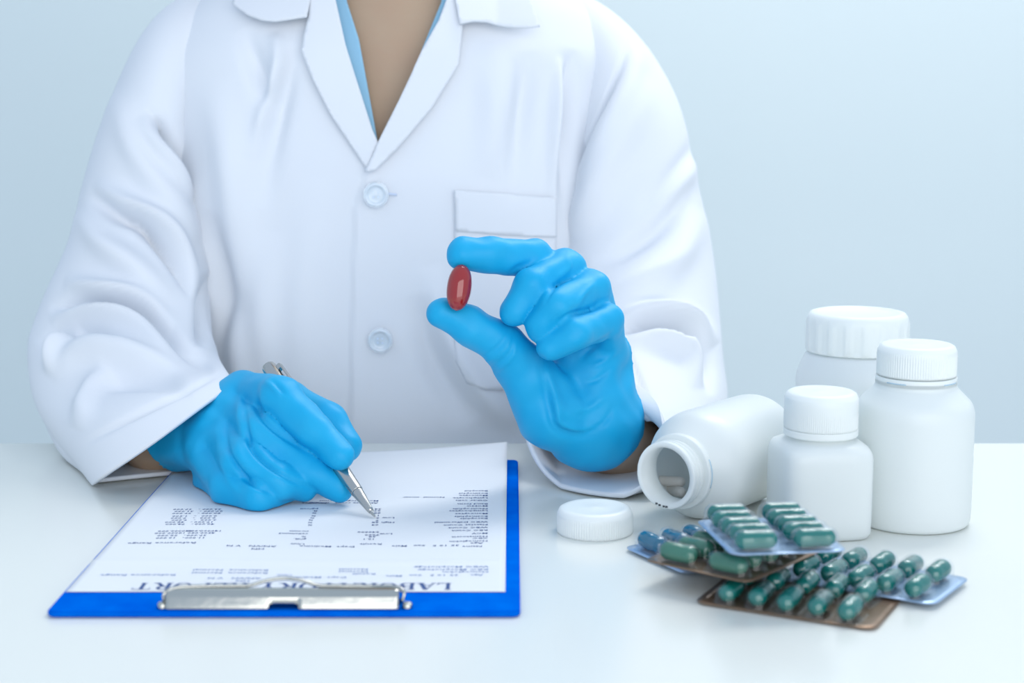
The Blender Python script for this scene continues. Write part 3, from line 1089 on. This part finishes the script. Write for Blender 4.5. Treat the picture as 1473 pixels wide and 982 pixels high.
def rounded_slab(name, x0, x1, y0, y1, z0, z1, rc, bev, m, parent):
    bm = bmesh.new()
    pts = []
    for cx, cy, a0 in ((x1 - rc, y1 - rc, 0), (x0 + rc, y1 - rc, 90), (x0 + rc, y0 + rc, 180), (x1 - rc, y0 + rc, 270)):
        for k in range(7):
            a = math.radians(a0 + 15 * k)
            pts.append((cx + rc * math.cos(a), cy + rc * math.sin(a)))
    vs = [bm.verts.new((x, y, z0)) for x, y in pts]
    fc = bm.faces.new(vs)
    r = bmesh.ops.extrude_face_region(bm, geom=[fc])
    bmesh.ops.translate(bm, vec=(0, 0, z1 - z0), verts=[g for g in r['geom'] if isinstance(g, bmesh.types.BMVert)])
    bmesh.ops.recalc_face_normals(bm, faces=bm.faces)
    es = [e for e in bm.edges if abs(e.verts[0].co.z - e.verts[1].co.z) < 1e-6]
    bmesh.ops.bevel(bm, geom=es, offset=bev, segments=2, affect='EDGES')
    return bm_link(name, bm, m, parent, False)


rounded_slab('board', bx0, bx1, by0, by1, TT + .0004, TT + .0034, .004, .0007, M['board'], clipboard)

# paper: A4 sheet with a lifted far right corner
PX0, PX1, PY0, PY1 = at_z(92, 865)[0], at_z(727, 861)[0], at_z(400, 862)[1], at_z(400, 862)[1] + .297


def paper_z(x, y):
    u = (x - PX0) / (PX1 - PX0)
    v = (y - PY0) / (PY1 - PY0)
    z = TT + .0040 + .0006 * np.sin(u * 7) * np.sin(v * 5) ** 2
    z = z + .008 * np.clip((v - .62) / .38, 0, 1) ** 2 * np.clip((u - .25) / .75, 0, 1) ** 1.5
    # the clip presses the near edge down; a fold line runs across
    return z + .0006 * np.exp(-((v - .165) / .012) ** 2)


nx, ny = 60, 90
gx, gy = np.meshgrid(np.linspace(PX0, PX1, nx), np.linspace(PY0, PY1, ny))
V = np.stack([gx, gy, paper_z(gx, gy)], -1).reshape(-1, 3)
sheet = link('paper_sheet', pymesh('paper_sheet', V, grid_faces(ny, nx, False)), M['paper'])
sheet.modifiers.new('thickness', 'SOLIDIFY').thickness = .0002
tag(sheet, 'printed white laboratory report held by the clipboard clip', 'paper')


def put_text(items, material, name):
    """items: (string, px of the reading start, py, height px, stretch): upside down for us, so it reads towards the right-to-left"""
    allv, allf, n0 = [], [], 0
    for s, x, y, size, wide in items:
        cu = bpy.data.curves.new('t', 'FONT')
        cu.body = s
        cu.resolution_u = 1
        cu.offset = 0.012
        ob = bpy.data.objects.new('t', cu)
        COL.objects.link(ob)
        dg = bpy.context.evaluated_depsgraph_get()
        me = bpy.data.meshes.new_from_object(ob.evaluated_get(dg))
        v = np.array([q.co[:] for q in me.vertices])
        fs = [tuple(p.vertices) for p in me.polygons]
        bpy.data.objects.remove(ob)
        bpy.data.meshes.remove(me)
        if not len(v): continue
        p = at_z(x, y, TT + .0045)
        w = p[0] - v[:, 0] * size * wide
        h = p[1] - v[:, 1] * size
        allv.append(np.stack([w, h, paper_z(w, h) + .00025], -1))
        allf += [tuple(i + n0 for i in f) for f in fs]
        n0 += len(v)
    return link(name, pymesh(name, np.concatenate(allv), allf), material, sheet, False)


# title in heavy serif letters built from strokes
def glyph(ch):
    polys = []
    def quad(a, b, c, d): polys.append([a, b, c, d])
    def rect(x0, y0, x1, y1): quad((x0, y0), (x1, y0), (x1, y1), (x0, y1))
    def stem(x, w=.18): rect(x, 0, x + w, 1); rect(x - .08, 0, x + w + .08, .05); rect(x - .08, .95, x + w + .08, 1)
    def arc(cx, cy, rx, ry, a0, a1, thick=.19, thin=.05, n=14):
        for k in range(n):
            t0, t1 = (math.radians(a0 + (a1 - a0) * q / n) for q in (k, k + 1))
            def inn(t):
                w = thin + (thick - thin) * abs(math.cos(t))
                return (cx + (rx - w) * math.cos(t), cy + (ry - thin) * math.sin(t))
            out = lambda t: (cx + rx * math.cos(t), cy + ry * math.sin(t))
            quad(inn(t0), out(t0), out(t1), inn(t1))
    def slant(x0, y0, x1, y1, w): quad((x0, y0), (x0 + w, y0), (x1 + w, y1), (x1, y1))
    adv = .85
    if ch == 'L':
        stem(.1); rect(.1, 0, .68, .06); quad((.60, 0), (.70, 0), (.72, .28), (.69, .28)); adv = .80
    elif ch == 'A':
        slant(.06, 0, .40, 1, .06); slant(.62, 0, .36, 1, .2); rect(.2, .3, .66, .36); rect(-.02, 0, .24, .05); rect(.52, 0, .92, .05); adv = .95
    elif ch in 'BRP':
        stem(.1)
        rect(.2, .95, .42, 1); rect(.2, .47, .42, .53); arc(.40, .74, .32, .265, -90, 90)
        if ch == 'B': rect(.2, 0, .42, .05); arc(.40, .26, .38, .265, -90, 90)
        if ch == 'R': slant(.66, 0, .36, .5, .2); rect(.62, 0, .98, .05)
        adv = .98 if ch == 'R' else .86
    elif ch == 'O':
        arc(.5, .5, .44, .52, 0, 360, n=28); adv = 1.0
    elif ch == 'T':
        stem(.36); rect(.02, .94, .88, 1); quad((.02, .94), (.07, .94), (.04, .72), (.01, .72)); quad((.83, .94), (.88, .94), (.89, .72), (.86, .72)); adv = .92
    elif ch == 'Y':
        rect(.38, 0, .56, .5); rect(.28, 0, .66, .05); slant(.38, .45, .06, 1, .2); slant(.50, .45, .80, 1, .06); rect(-.04, .95, .36, 1); rect(.68, .95, .98, 1); adv = .94
    elif ch == 'E':
        stem(.1); rect(.1, 0, .68, .06); rect(.1, .94, .66, 1); rect(.2, .48, .52, .53); quad((.60, 0), (.70, 0), (.72, .26), (.69, .26)); quad((.60, 1), (.68, 1), (.69, .76), (.66, .76)); rect(.49, .38, .53, .63); adv = .82
    elif ch == ' ':
        adv = .5
    return polys, adv


def put_title(s, xs, xe, y):
    adv = sum(glyph(c)[1] for c in s)
    p0, p1 = at_z(xs, y, TT + .0045), at_z(xe, y, TT + .0045)
    sc = (p0[0] - p1[0]) / adv
    hgt = .0105
    allv, allf, n0, x = [], [], 0, 0
    for c in s:
        polys, a = glyph(c)
        for po in polys:
            q = np.array(po) + [x, 0]
            wx, wy = p0[0] - q[:, 0] * sc, p0[1] - (q[:, 1] - .5) * hgt
            allv.append(np.stack([wx, wy, paper_z(wx, wy) + .00025], -1))
            allf.append(tuple(range(n0, n0 + 4))); n0 += 4
        x += a
    return link('printed_title', pymesh('printed_title', np.concatenate(allv), allf), M['ink'], sheet, False)


put_title('LABORATORY REPORT', 650, 191, 842)
T_, Sm = [], .0034
right_col = ['Basophil', 'Eosinophil', 'Monocyte', 'Lymphocyte', 'Other cells', 'Band form', 'MCHC', 'Neutrophils', 'Lymphocytes', 'Monocytes', 'Eosinophils', 'Basophils', 'WBC Differential', 'Platelet Count', 'WBC Count', 'RBC Count', 'MCV', 'Hematocrit', 'CBC', 'Hemoglobin']
ys = [703.5, 707, 710, 713.5, 717, 722, 725, 729, 732, 736, 740, 743, 748, 752, 756, 760, 764.5, 769, 771.5, 775.5]
for s, y in zip(right_col, ys):
    T_.append((s, 702, y + 1, Sm, 1.25))
T_ += [('Age', 695, 779.5, Sm, 1.3), ('Name', 694, 784, Sm, 1.3), ('35 10 5', 661, 782, Sm, 1.4), ('Sex', 612, 781.5, Sm, 1.3), ('Male', 586, 782, Sm, 1.3),
       ('Result', 550, 779, Sm, 1.4), ('Dept  Medicine', 511, 783, Sm, 1.4), ('Unit', 439, 780, Sm, 1.3), ('AN/VN   V N', 398, 784, Sm, 1.4), ('HN', 381, 788, Sm, 1.4),
       ('Reference Range', 283, 780, Sm, 1.6)]
rng_rows = [('11.000', '16.000', 296, 773), ('37.000', '52.000', 298, 769.5), ('4500.000', '10000.000', 310, 766), ('140000.000', '440000.000', 320, 763),
            ('40.000', '74.000', 309, 753), ('19.000', '48.000', 308, 750), ('3.000', '9.000', 312, 747), ('0.000', '7.000', 311, 744), ('0.000', '1.500', 313, 741), ('80.000', '99.000', 318, 737), ('27.000', '31.000', 321, 734), ('33.000', '37.000', 319, 731)]
for a, b, x, y in rng_rows:
    T_.append((a, x, y, Sm, 1.2)); T_.append(('-', x - 30, y, Sm, 1.2)); T_.append((b, x - 42, y, Sm, 1.2))
for s, x, y in (('g/dL', 441, 773), ('%', 441, 769.5), ('cells/mm3', 444, 765.5), ('cu.mm', 445, 762), ('%', 450, 753), ('%', 450, 749.5), ('%', 451, 746), ('%', 453, 743), ('%', 455, 740), ('%', 456, 736), ('fL', 457, 733), ('pg/cell', 458, 730),
                ('12.1', 540, 772), ('38', 541, 768.5), ('Low', 565, 764.5), ('7200', 546, 766), ('240000', 546, 762), ('64', 545, 752), ('28', 545, 748.5), ('5', 545, 746), ('2', 546, 742.5), ('1', 547, 739), ('88', 548, 735.5), ('29', 548, 732.5), ('34', 549, 730), ('High', 568, 748.5), ('Low', 568, 742),
                ('Absolute count   normal', 544, 721.5, ), ('Morphology   normal', 545, 718.5), ('Normal  smear', 640, 713.5), ('Negative', 470, 722)):
    T_.append((s, x, y, Sm, 1.2))
put_text(T_, M['ink'], 'printed_table')
T2 = [('Age', 695, 825, Sm, 1.2), ('Hemoglobin', 703, 820.5, Sm, 1.4), ('RBC Morphology', 703, 817, Sm, 1.5), ('WBC Morphology', 703, 813, Sm, 1.5), ('35 10 5', 660, 825, Sm, 1.4), ('Sex', 607, 825, Sm, 1.3), ('Male', 579, 826, Sm, 1.3),
      ('Result', 541, 823, Sm, 1.4), ('Normal', 530, 819.5, Sm, 1.4), ('Normal', 530, 816, Sm, 1.4), ('Dept  Medicine', 499, 828, Sm, 1.4), ('Unit', 421, 825, Sm, 1.3),
      ('AN/VN   V N', 376, 829.5, Sm, 1.4), ('HN', 360, 833.5, Sm, 1.4), ('Reference  Normal', 386, 822, Sm, 1.45), ('Reference  Normal', 387, 818, Sm, 1.45), ('Reference Range', 254, 825, Sm, 1.65)]
put_text(T2, M['ink_pale'], 'printed_header')

# the clip: a folded nickel jaw and a sprung wire lever
cl = at_z(237, 877, TT + .0036)
cr = at_z(573, 877, TT + .0036)
jx0, jx1, jy = cl[0], cr[0], cl[1]
prof = [(jy, TT + .0038), (jy + .0002, TT + .0046), (jy + .0012, TT + .0060), (jy + .0022, TT + .0090), (jy + .0038, TT + .0112), (jy + .0062, TT + .0122), (jy + .0090, TT + .0116), (jy + .0112, TT + .0090), (jy + .0125, TT + .0058), (jy + .0130, TT + .0046)]
nsx = 64
xs = np.linspace(jx0, jx1, nsx)
bx = (at_z(382, 877, TT + .005)[0], at_z(426, 877, TT + .005)[0])
Vv = np.array([[(x, q[0], q[1]) for x in xs] for q in prof])
Fq = [tuple(r) for r in grid_faces(len(prof), nsx, False) if not (int(r[0]) // nsx < 2 and bx[0] < xs[int(r[0]) % nsx] < bx[1])]
jaw = link('clip_jaw', pymesh('clip_jaw', Vv.reshape(-1, 3), Fq), M['chrome'], clipboard)
jaw.modifiers.new('thickness', 'SOLIDIFY').thickness = .0008
wp = [(jx0 + .0005, jy + .006, TT + .0045), (jx0 - .0012, jy + .004, TT + .0075), (jx0 - .0006, jy + .0045, TT + .0105), (jx0 + .004, jy + .007, TT + .0122), (jx0 + .012, jy + .009, TT + .0122)]
xm = at_z(420, 840, TT + .0)[0] - .002
xm = (jx0 + jx1) / 2
wp += [(xm - .022, jy + .0098, TT + .0122), (xm - .016, jy + .0100, TT + .0124), (xm - .008, jy + .0108, TT + .0146), (xm, jy + .0112, TT + .0154), (xm + .008, jy + .0108, TT + .0146), (xm + .016, jy + .0100, TT + .0124), (xm + .022, jy + .0098, TT + .0122)]
wp += [(jx1 - .012, jy + .009, TT + .0122), (jx1 - .002, jy + .0075, TT + .0124), (jx1 + .0022, jy + .005, TT + .0110), (jx1 + .0018, jy + .0040, TT + .0075), (jx1 - .0005, jy + .006, TT + .0045)]
v, f = tube_mesh(catmull(wp, 150), .0009, 10)
link('lever_wire', pymesh('lever_wire', v, f), M['chrome'], clipboard)
for x in (jx0 - .0018, jx1 + .0040):
    v, f = lathe(round_profile([(.0001, .0030), (.0022, .0028), (.0026, .0010), (.0026, 0), (.0001, 0)], [0, .001, .0005, 0]), 20)
    link('rivet', pymesh('rivet', v + [x, jy + .0035, TT + .0034], f), M['chrome'], clipboard)

# ================================================================== BOTTLES


def ribbed(seg, n, amp, z0, z1, sharp=False):
    def fn(r, z, th):
        w = amp if z0 <= z <= z1 else 0
        c = np.cos(th * n)
        return r + (w * np.clip(c * 3, -1, 1) if sharp else w * c) * (r > .008)
    return fn


def place(v, base, rotz=0.0):
    c, s = math.cos(rotz), math.sin(rotz)
    v = np.array(v)
    return np.stack([v[:, 0] * c - v[:, 1] * s, v[:, 0] * s + v[:, 1] * c, v[:, 2]], 1) + np.array(base)


def cap_profile(r, z0, z1, dish=.0004):
    h = z1 - z0
    pts = [(r - .0020, z0), (r, z0), (r, z0 + .0012)]
    pts += [(r, z0 + .0014 + (h - .0050) * t) for t in np.linspace(0, 1, 6)]
    pts += [(r - .0003, z1 - .0030), (r - .0012, z1 - .0010), (r - .0030, z1), (r - .0055, z1 - dish * .4), (r - .0070, z1 - dish), (.003, z1 - dish), (.0015, z1 - dish + .0004), (.0001, z1 - dish + .0004)]
    return pts


# tall round bottle
tb = np.array([.2290, .888, TT])
tall = empty('pill_bottle', tuple(tb), 'tall round white bottle with a ribbed cap, rightmost of the bottles', 'bottle', 'white medicine bottles')
prof = round_profile([(.0001, .0018), (.022, .0010), (.027, 0), (.0325, .0004), (.0332, .006), (.0332, .0645), (.0318, .0700), (.0232, .0785), (.0226, .0800), (.0226, .0830), (.0200, .0832), (.0200, .088), (.0001, .088)],
                     [0, .001, .003, .004, .004, .006, .006, .002, .0006, .0003, 0, 0, 0], 7)
v, f = lathe(prof, 96)
link('body', pymesh('body', place(v, tb), f), M['hdpe'], tall)
v, f = lathe(round_profile([(.0205, .0788), (.0224, .0788), (.0226, .0794), (.0226, .0846), (.0222, .0850), (.0205, .0850)], [0, .0004, .0006, .0006, .0004, 0]), 96)
ring = link('tamper_ring', pymesh('tamper_ring', place(v, tb), f), M['cap'], tall)
for a0, a1, zc in ((-148, -118, .0822), (-62, -32, .0820)):
    an = np.radians(np.linspace(a0, a1, 10))
    v, f = tube_mesh([(.02262 * math.cos(a), .02262 * math.sin(a), zc + .0006) for a in an], .00035, 6)
    link('slot', pymesh('slot', place(v, tb), f), M['slot'], ring)
v, f = lathe(cap_profile(.0220, .0856, .1030), 480, ribbed(480, 96, .00022, .0862, .0990))
link('cap', pymesh('cap', place(v, tb), f), M['cap'], tall)

# square-shouldered bottle in front
fb = np.array([.1715, .8665, TT])
front = empty('pill_bottle', tuple(fb), 'small squarish white bottle with a ribbed cap behind the green blister packs', 'bottle', 'white medicine bottles', 0)


def sq_ring(hw, n_, seg=96):
    t = np.linspace(0, 2 * math.pi, seg, endpoint=False)
    c, s = np.cos(t), np.sin(t)
    r = hw / (np.abs(c) ** n_ + np.abs(s) ** n_) ** (1 / n_)
    return np.stack([r * c, r * s], 1)


rows = []
for hw, n_, z in [(.0001, 2, .001), (.015, 4, .0008), (.0215, 5, 0), (.0240, 5, .0008), (.0250, 5.5, .0035), (.0252, 5.5, .010), (.0252, 5.5, .030), (.0252, 5.5, .0440), (.0249, 5, .0475), (.0238, 4.2, .0503), (.0215, 3.2, .0522), (.0190, 2.4, .0532), (.0176, 2, .0540), (.0172, 2, .0550), (.0172, 2, .060)]:
    q = sq_ring(hw, n_)
    rows.append(np.column_stack([q, np.full(len(q), z)]))
v = np.concatenate(rows)
link('body', pymesh('body', place(v, fb, math.radians(8)), grid_faces(len(rows), 96)), M['hdpe'], front)
v, f = lathe(round_profile([(.0172, .0552), (.0204, .0556), (.0206, .0562), (.0206, .0590), (.0203, .0594)], [0, .0004, .0006, .0006, 0]), 96)
link('tamper_ring', pymesh('tamper_ring', place(v, fb), f), M['cap'], front)
cp = cap_profile(.0203, .0594, .0800)
v, f = lathe(cp, 480, ribbed(480, 110, .00018, .0600, .0695))
link('cap', pymesh('cap', place(v, fb), f), M['cap'], front)

# translucent jar at the back
jb = np.array([.2270, 1.035, TT])
jar = empty('pill_jar', tuple(jb), 'wide milky jar with a broad lugged lid, behind the other bottles', 'jar', 'white medicine bottles')
prof = round_profile([(.0001, .001), (.032, 0), (.0385, .001), (.0390, .008), (.0390, .0610), (.0330, .0735), (.0300, .0750), (.0300, .08), (.0001, .08)], [0, .003, .004, .004, .007, .004, .001, 0], 7)
v, f = lathe(prof, 80)
link('body', pymesh('body', place(v, jb), f), M['jar'], jar)


def lugs(r, z, th):
    if not (.0765 <= z <= .0945) or r < .03: return np.full(len(th), r)
    s = (th * 18 / (2 * math.pi)) % 1
    return r + .0007 * np.clip((s - .1) * 6, 0, 1) * np.clip((.75 - s) * 4, 0, 1)


jp = [(.030, .0752), (.0328, .0752), (.0330, .0760)] + [(.0328, .0766 + .0175 * t) for t in np.linspace(0, 1, 7)] + [(.0328, .0960), (.0322, .0985), (.0308, .1004), (.0290, .1010), (.0262, .1010), (.0254, .1003), (.0246, .0999), (.0001, .0999)]
v, f = lathe(jp, 264, lugs)
link('lid', pymesh('lid', place(v, jb), f), M['cap'], jar)

# open bottle lying on its side
RB = .0318
mouth = at_z(957, 684, TT + RB)
ang = math.radians(38.5)
axd = np.array([math.sin(ang), math.cos(ang), 0.0])
fallen = empty('pill_bottle', tuple(mouth - [0, 0, RB]), 'open white bottle lying on its side with white capsules inside', 'bottle', 'white medicine bottles')
out_p = round_profile([(.0160, 0), (.0188, 0), (.0192, .0006), (.0192, .0026), (.0178, .0030), (.0178, .0044), (.0190, .0050), (.0190, .0058), (.0178, .0064), (.0178, .0078), (.0190, .0084), (.0190, .0092), (.0178, .0098), (.0178, .0116),
                       (.0212, .0120), (.0216, .0126), (.0216, .0160), (.0206, .0168), (.0220, .0185), (.0296, .0270), (RB, .0340), (RB, .0960), (.0311, .1010), (.026, .1016), (.0001, .1000)],
                      [0, .0004, .0004, .0004] + [.0004] * 10 + [.0005] * 4 + [.002, .006, .008, .004, .005, .003], 5)
in_p = round_profile([(.0001, .0985), (.028, .0985), (.0302, .0950), (.0302, .0350), (.0280, .0285), (.0172, .0175), (.0160, .0150), (.0160, 0)], [0, .003, .004, .004, .004, .003, .001], 5)
v, f = lathe(list(in_p) + list(out_p)[1:], 96)
link('body', pymesh('body', orient(v, mouth, mouth + axd), f), M['hdpe'], fallen)
sidev = np.array([axd[1], -axd[0], 0])
an = np.radians(np.linspace(-18, 26, 10))
v, f = tube_mesh([mouth + axd * .0143 + .02162 * (math.cos(a) * sidev + math.sin(a) * np.array([0, 0, 1])) for a in an], .0004, 6)
link('slot', pymesh('slot', v, f), M['slot'], fallen)
bm = bmesh.new()
for k, a in enumerate((-108, -101, -92, -86)):
    ar = math.radians(a)
    c = mouth + axd * -.0002 + .0176 * (math.cos(ar) * sidev + math.sin(ar) * np.array([0, 0, 1]))
    box_bm(bm, c, (.0012, .0012, .0009))
bm_link('rim_nick', bm, M['dark'], fallen)


def capsule_profile(L, r, seam=.46, step=.00018, n=8):
    p = []
    for k in range(n + 1):
        a = math.pi / 2 * k / n
        p.append((max(1e-5, (r - step) * math.sin(a)), (r - step) * (1 - math.cos(a))))
    p += [(r - step, L * seam), (r, L * seam + .0002)]
    for k in range(n, -1, -1):
        a = math.pi / 2 * k / n
        p.append((max(1e-5, r * math.sin(a)), L - r * (1 - math.cos(a))))
    return p


# white capsules inside the fallen bottle
capv, capf = lathe(capsule_profile(.0180, .0032), 24)
def inside_hit(x, y, r):
    """where the line of sight through the open mouth meets the inner wall"""
    d = ray(x, y)
    for t in np.arange(.80, 1.1, .0005):
        p = np.array([0, 0, CH]) + d * t
        q = p - mouth
        a = q @ axd
        rr = np.linalg.norm(q - a * axd)
        if a > .020 and rr > np.interp(a, [.0175, .0285, .035], [.0172, .0280, .0302]) - r:
            return p
    return p


for k, (px_, py_, d0, lab) in enumerate(((964, 692, (1, -.25, 0), 'white capsule lying uppermost inside the mouth of the open bottle'), (971, 706, (.5, -.9, .1), 'white capsule half hidden behind the rim inside the open bottle'))):
    c = inside_hit(px_, py_, .0036)
    d0 = np.array(d0, float)
    o = link('white_capsule', pymesh('white_capsule', orient(capv - [0, 0, .009], c, c + d0), capf), M['white_pill'])
    tag(o, lab, 'capsule', 'white capsules in the open bottle')

# loose screw cap
lc = np.array([at_z(857, 779)[0] + .0005, .8655, TT])
loose = empty('bottle_cap', tuple(lc), 'loose white ribbed screw cap lying on the table beside the open bottle', 'bottle cap')
v, f = lathe(cap_profile(.0212, 0, .0142, .0003), 480, ribbed(480, 90, .00022, .0008, .0100))
link('shell', pymesh('shell', place(v, lc), f), M['cap'], loose)
v, f = lathe([(.0026, .0138), (.0018, .0142), (.0006, .0142), (.0001, .0139)], 20)
link('moulding_mark', pymesh('moulding_mark', place(v, lc), f), M['cap'], loose)

# ================================================================== BLISTER PACKS
PITCH_B, COLB = .0146, .0280
CAP_L, CAP_R = .0206, .0046
pcapv, pcapf = lathe(capsule_profile(CAP_L, CAP_R), 28)
pcapv = np.stack([pcapv[:, 0], pcapv[:, 2] - CAP_L / 2, pcapv[:, 1]], 1)   # axis along local y
cap_me = pymesh('capsule', pcapv, pcapf)


def dome_mesh():
    """clear pocket: half a capsule with a straight skirt and a small flange"""
    rows = []
    Ls = .0122
    def stad(r, n=36):
        t = np.linspace(0, 2 * math.pi, n, endpoint=False)
        x, y = r * np.cos(t), r * np.sin(t)
        y = np.where(np.sin(t) >= 0, y + Ls / 2, y - Ls / 2)
        return x, y
    for r, z in [(.0069, .0003), (.0063, .0004), (.0059, .0009), (.0057, .0038)] + [(.0056 * math.cos(a), .0046 + .0056 * math.sin(a)) for a in np.linspace(.08, 1.5, 8)]:
        x, y = stad(r)
        rows.append(np.stack([x, y, np.full(len(x), z)], 1))
    return pymesh('blister', np.concatenate(rows), np.array(grid_faces(len(rows), 36)))


dome_me = dome_mesh()
first = {}


def blister_pack(centre, u, v, label, foil, gel, bend=0.0, print_side=False, film=M['blister'], size=(.0830, .0525), bcol=(0, 0)):
    """centre: middle of the foil; u: long direction (5 capsules); v: across (2 capsules)"""
    u = unit(u)
    n = unit(np.cross(u, v)); 
    if n[2] < 0: n = -n
    v = np.cross(n, u)
    root = bpy.data.objects.new('blister_pack', None)
    root.empty_display_size = .02
    COL.objects.link(root)
    root.matrix_basis = Matrix((( u[0], v[0], n[0], centre[0]), (u[1], v[1], n[1], centre[1]), (u[2], v[2], n[2], centre[2]), (0, 0, 0, 1)))
    tag(root, label, 'blister pack', 'blister packs of green capsules')
    hx, hy, rc = size[0] / 2, size[1] / 2, .006
    out = []
    for cx, cy, a0 in ((hx - rc, hy - rc, 0), (-hx + rc, hy - rc, 90), (-hx + rc, -hy + rc, 180), (hx - rc, -hy + rc, 270)):
        for k in range(6):
            a = math.radians(a0 + 18 * k)
            out.append(Vector((cx + rc * math.cos(a), cy + rc * math.sin(a))))
    gx = [Vector((x, y)) for x in np.linspace(-hx + .004, hx - .004, 22) for y in np.linspace(-hy + .004, hy - .004, 14) if not (abs(x) > hx - rc and abs(y) > hy - rc)]
    r = delaunay_2d_cdt(out + gx, [], [list(range(len(out)))], 1, 1e-6)
    bz = lambda x, y: bend * (x / hx) ** 2 * .5 + bend * (y / hy) ** 2 * .5
    P3 = [(p.x, p.y, bz(p.x, p.y)) for p in r[0]]
    me = pymesh('foil', np.array(P3), [tuple(q) for q in r[2]])
    bm = bmesh.new(); bm.from_mesh(me); bmesh.ops.recalc_face_normals(bm, faces=bm.faces)
    if sum(f_.normal.z for f_ in bm.faces) < 0: bmesh.ops.reverse_faces(bm, faces=bm.faces)
    bm.to_mesh(me); bm.free()
    o = link('foil', me, foil, root, True, False)
    md = o.modifiers.new('thickness', 'SOLIDIFY'); md.thickness = .0003; md.offset = -1
    for i in range(5):
        for j in (-1, 1):
            x, y = (i - 2) * PITCH_B, j * COLB / 2
            z = bz(x, y)
            for name, me0, m, dz in (('capsule', cap_me, gel, .0051), ('blister', dome_me, film, .0002)):
                key = (name, m.name)
                if key not in first:
                    me1 = me0.copy(); me1.materials.append(m)
                    me1.polygons.foreach_set('use_smooth', [True] * len(me1.polygons))
                    first[key] = me1
                c = bpy.data.objects.new(name, first[key])
                COL.objects.link(c)
                c.parent = root
                c.location = (x, y, z + dz)
                if name == 'capsule':
                    c.location.y += ((i * 7 + j * 3) % 5 - 2) * .0004
                    c.rotation_euler = (0, 1.3 * i + j, 0 if (i + j) % 2 else math.pi)
    if print_side:
        bm = bmesh.new()
        for k in range(26):
            y = -hy + .010 + k * .0014
            if k % 6 == 5: continue
            box_bm(bm, (-hx + .0035, y, bz(-hx, y) + .0003), (.0012, .0008, .0002))
        bm_link('foil_lettering', bm, M['foil_print'], root, False, False)
    return root


def pk(a, b, c, z0, z1=None, z2=None):
    """foil centre and axes from three corner capsules: first of row a, last of row a, last of row b"""
    A_, B_, C_ = at_z(*a, z0), at_z(*b, z1 if z1 else z0), at_z(*c, z2 if z2 else z0)
    return A_, B_, C_


def from_corners(a, b, c, turn=0.0):
    u = b - a
    v = c - b
    r = Matrix.Rotation(math.radians(turn), 3, 'Z')
    return (a + c) / 2, np.array(r @ Vector(u)), np.array(r @ Vector(v))


# E: bronze pack in front, lying flat
a, b, c = pk((1050, 852), (1222, 868), (1248, 846), TT + .0060)
cen, u, vv = from_corners(a, b, c, -10)
blister_pack(cen - [0, 0, .0052], u, vv, 'bronze-backed blister pack of green capsules, nearest and lowest on the table', M['foil_brown'], M['green'], .0006, True, size=(.0880, .0530))
# D: silver pack to the right, lying flat, its left end under the stack
a, b, c = pk((1155, 818), (1325, 839), (1354, 818), TT + .0072)
cen, u, vv = from_corners(a, b, c, -10)
blister_pack(cen - [0, 0, .0052], u + [0, 0, .0006], vv, 'silver blister pack of green capsules, farthest right, behind the bronze one', M['foil'], M['green'], .0008)
# B: silver-blue pack at the left, lowest under the pile
cen = np.array([.1070, .8220, TT + .0015])
blister_pack(cen, np.array([.866, .5, 0]), np.array([-.5, .866, 0]), 'silver blister pack of teal capsules at the bottom left of the pile', M['foil'], M['teal'], .0008, size=(.0770, .0570))
# C: second bronze pack lying over it
cen = np.array([.1116, .7740, TT + .0128])
blister_pack(cen, np.array([.62, .78, -.02]), np.array([-.78, .62, .0]), 'bronze-backed blister pack of dull green capsules between the silver packs of the pile', M['foil_brown'], M['green_grey'], .0006, size=(.0750, .0600))
# A: silver pack on top, tilted
PK_A = (.0745, .0560)
a, b, c = at_z(1087, 778, TT + .0340), at_z(1045, 741, TT + .0315), at_z(1124, 737, TT + .0315)
cen, u, vv = from_corners(a, b, c)
blister_pack(cen - [0, 0, .0048], u, vv, 'silver blister pack of ten green capsules lying on top of the pile', M['foil'], M['green'], .0006, size=PK_A)
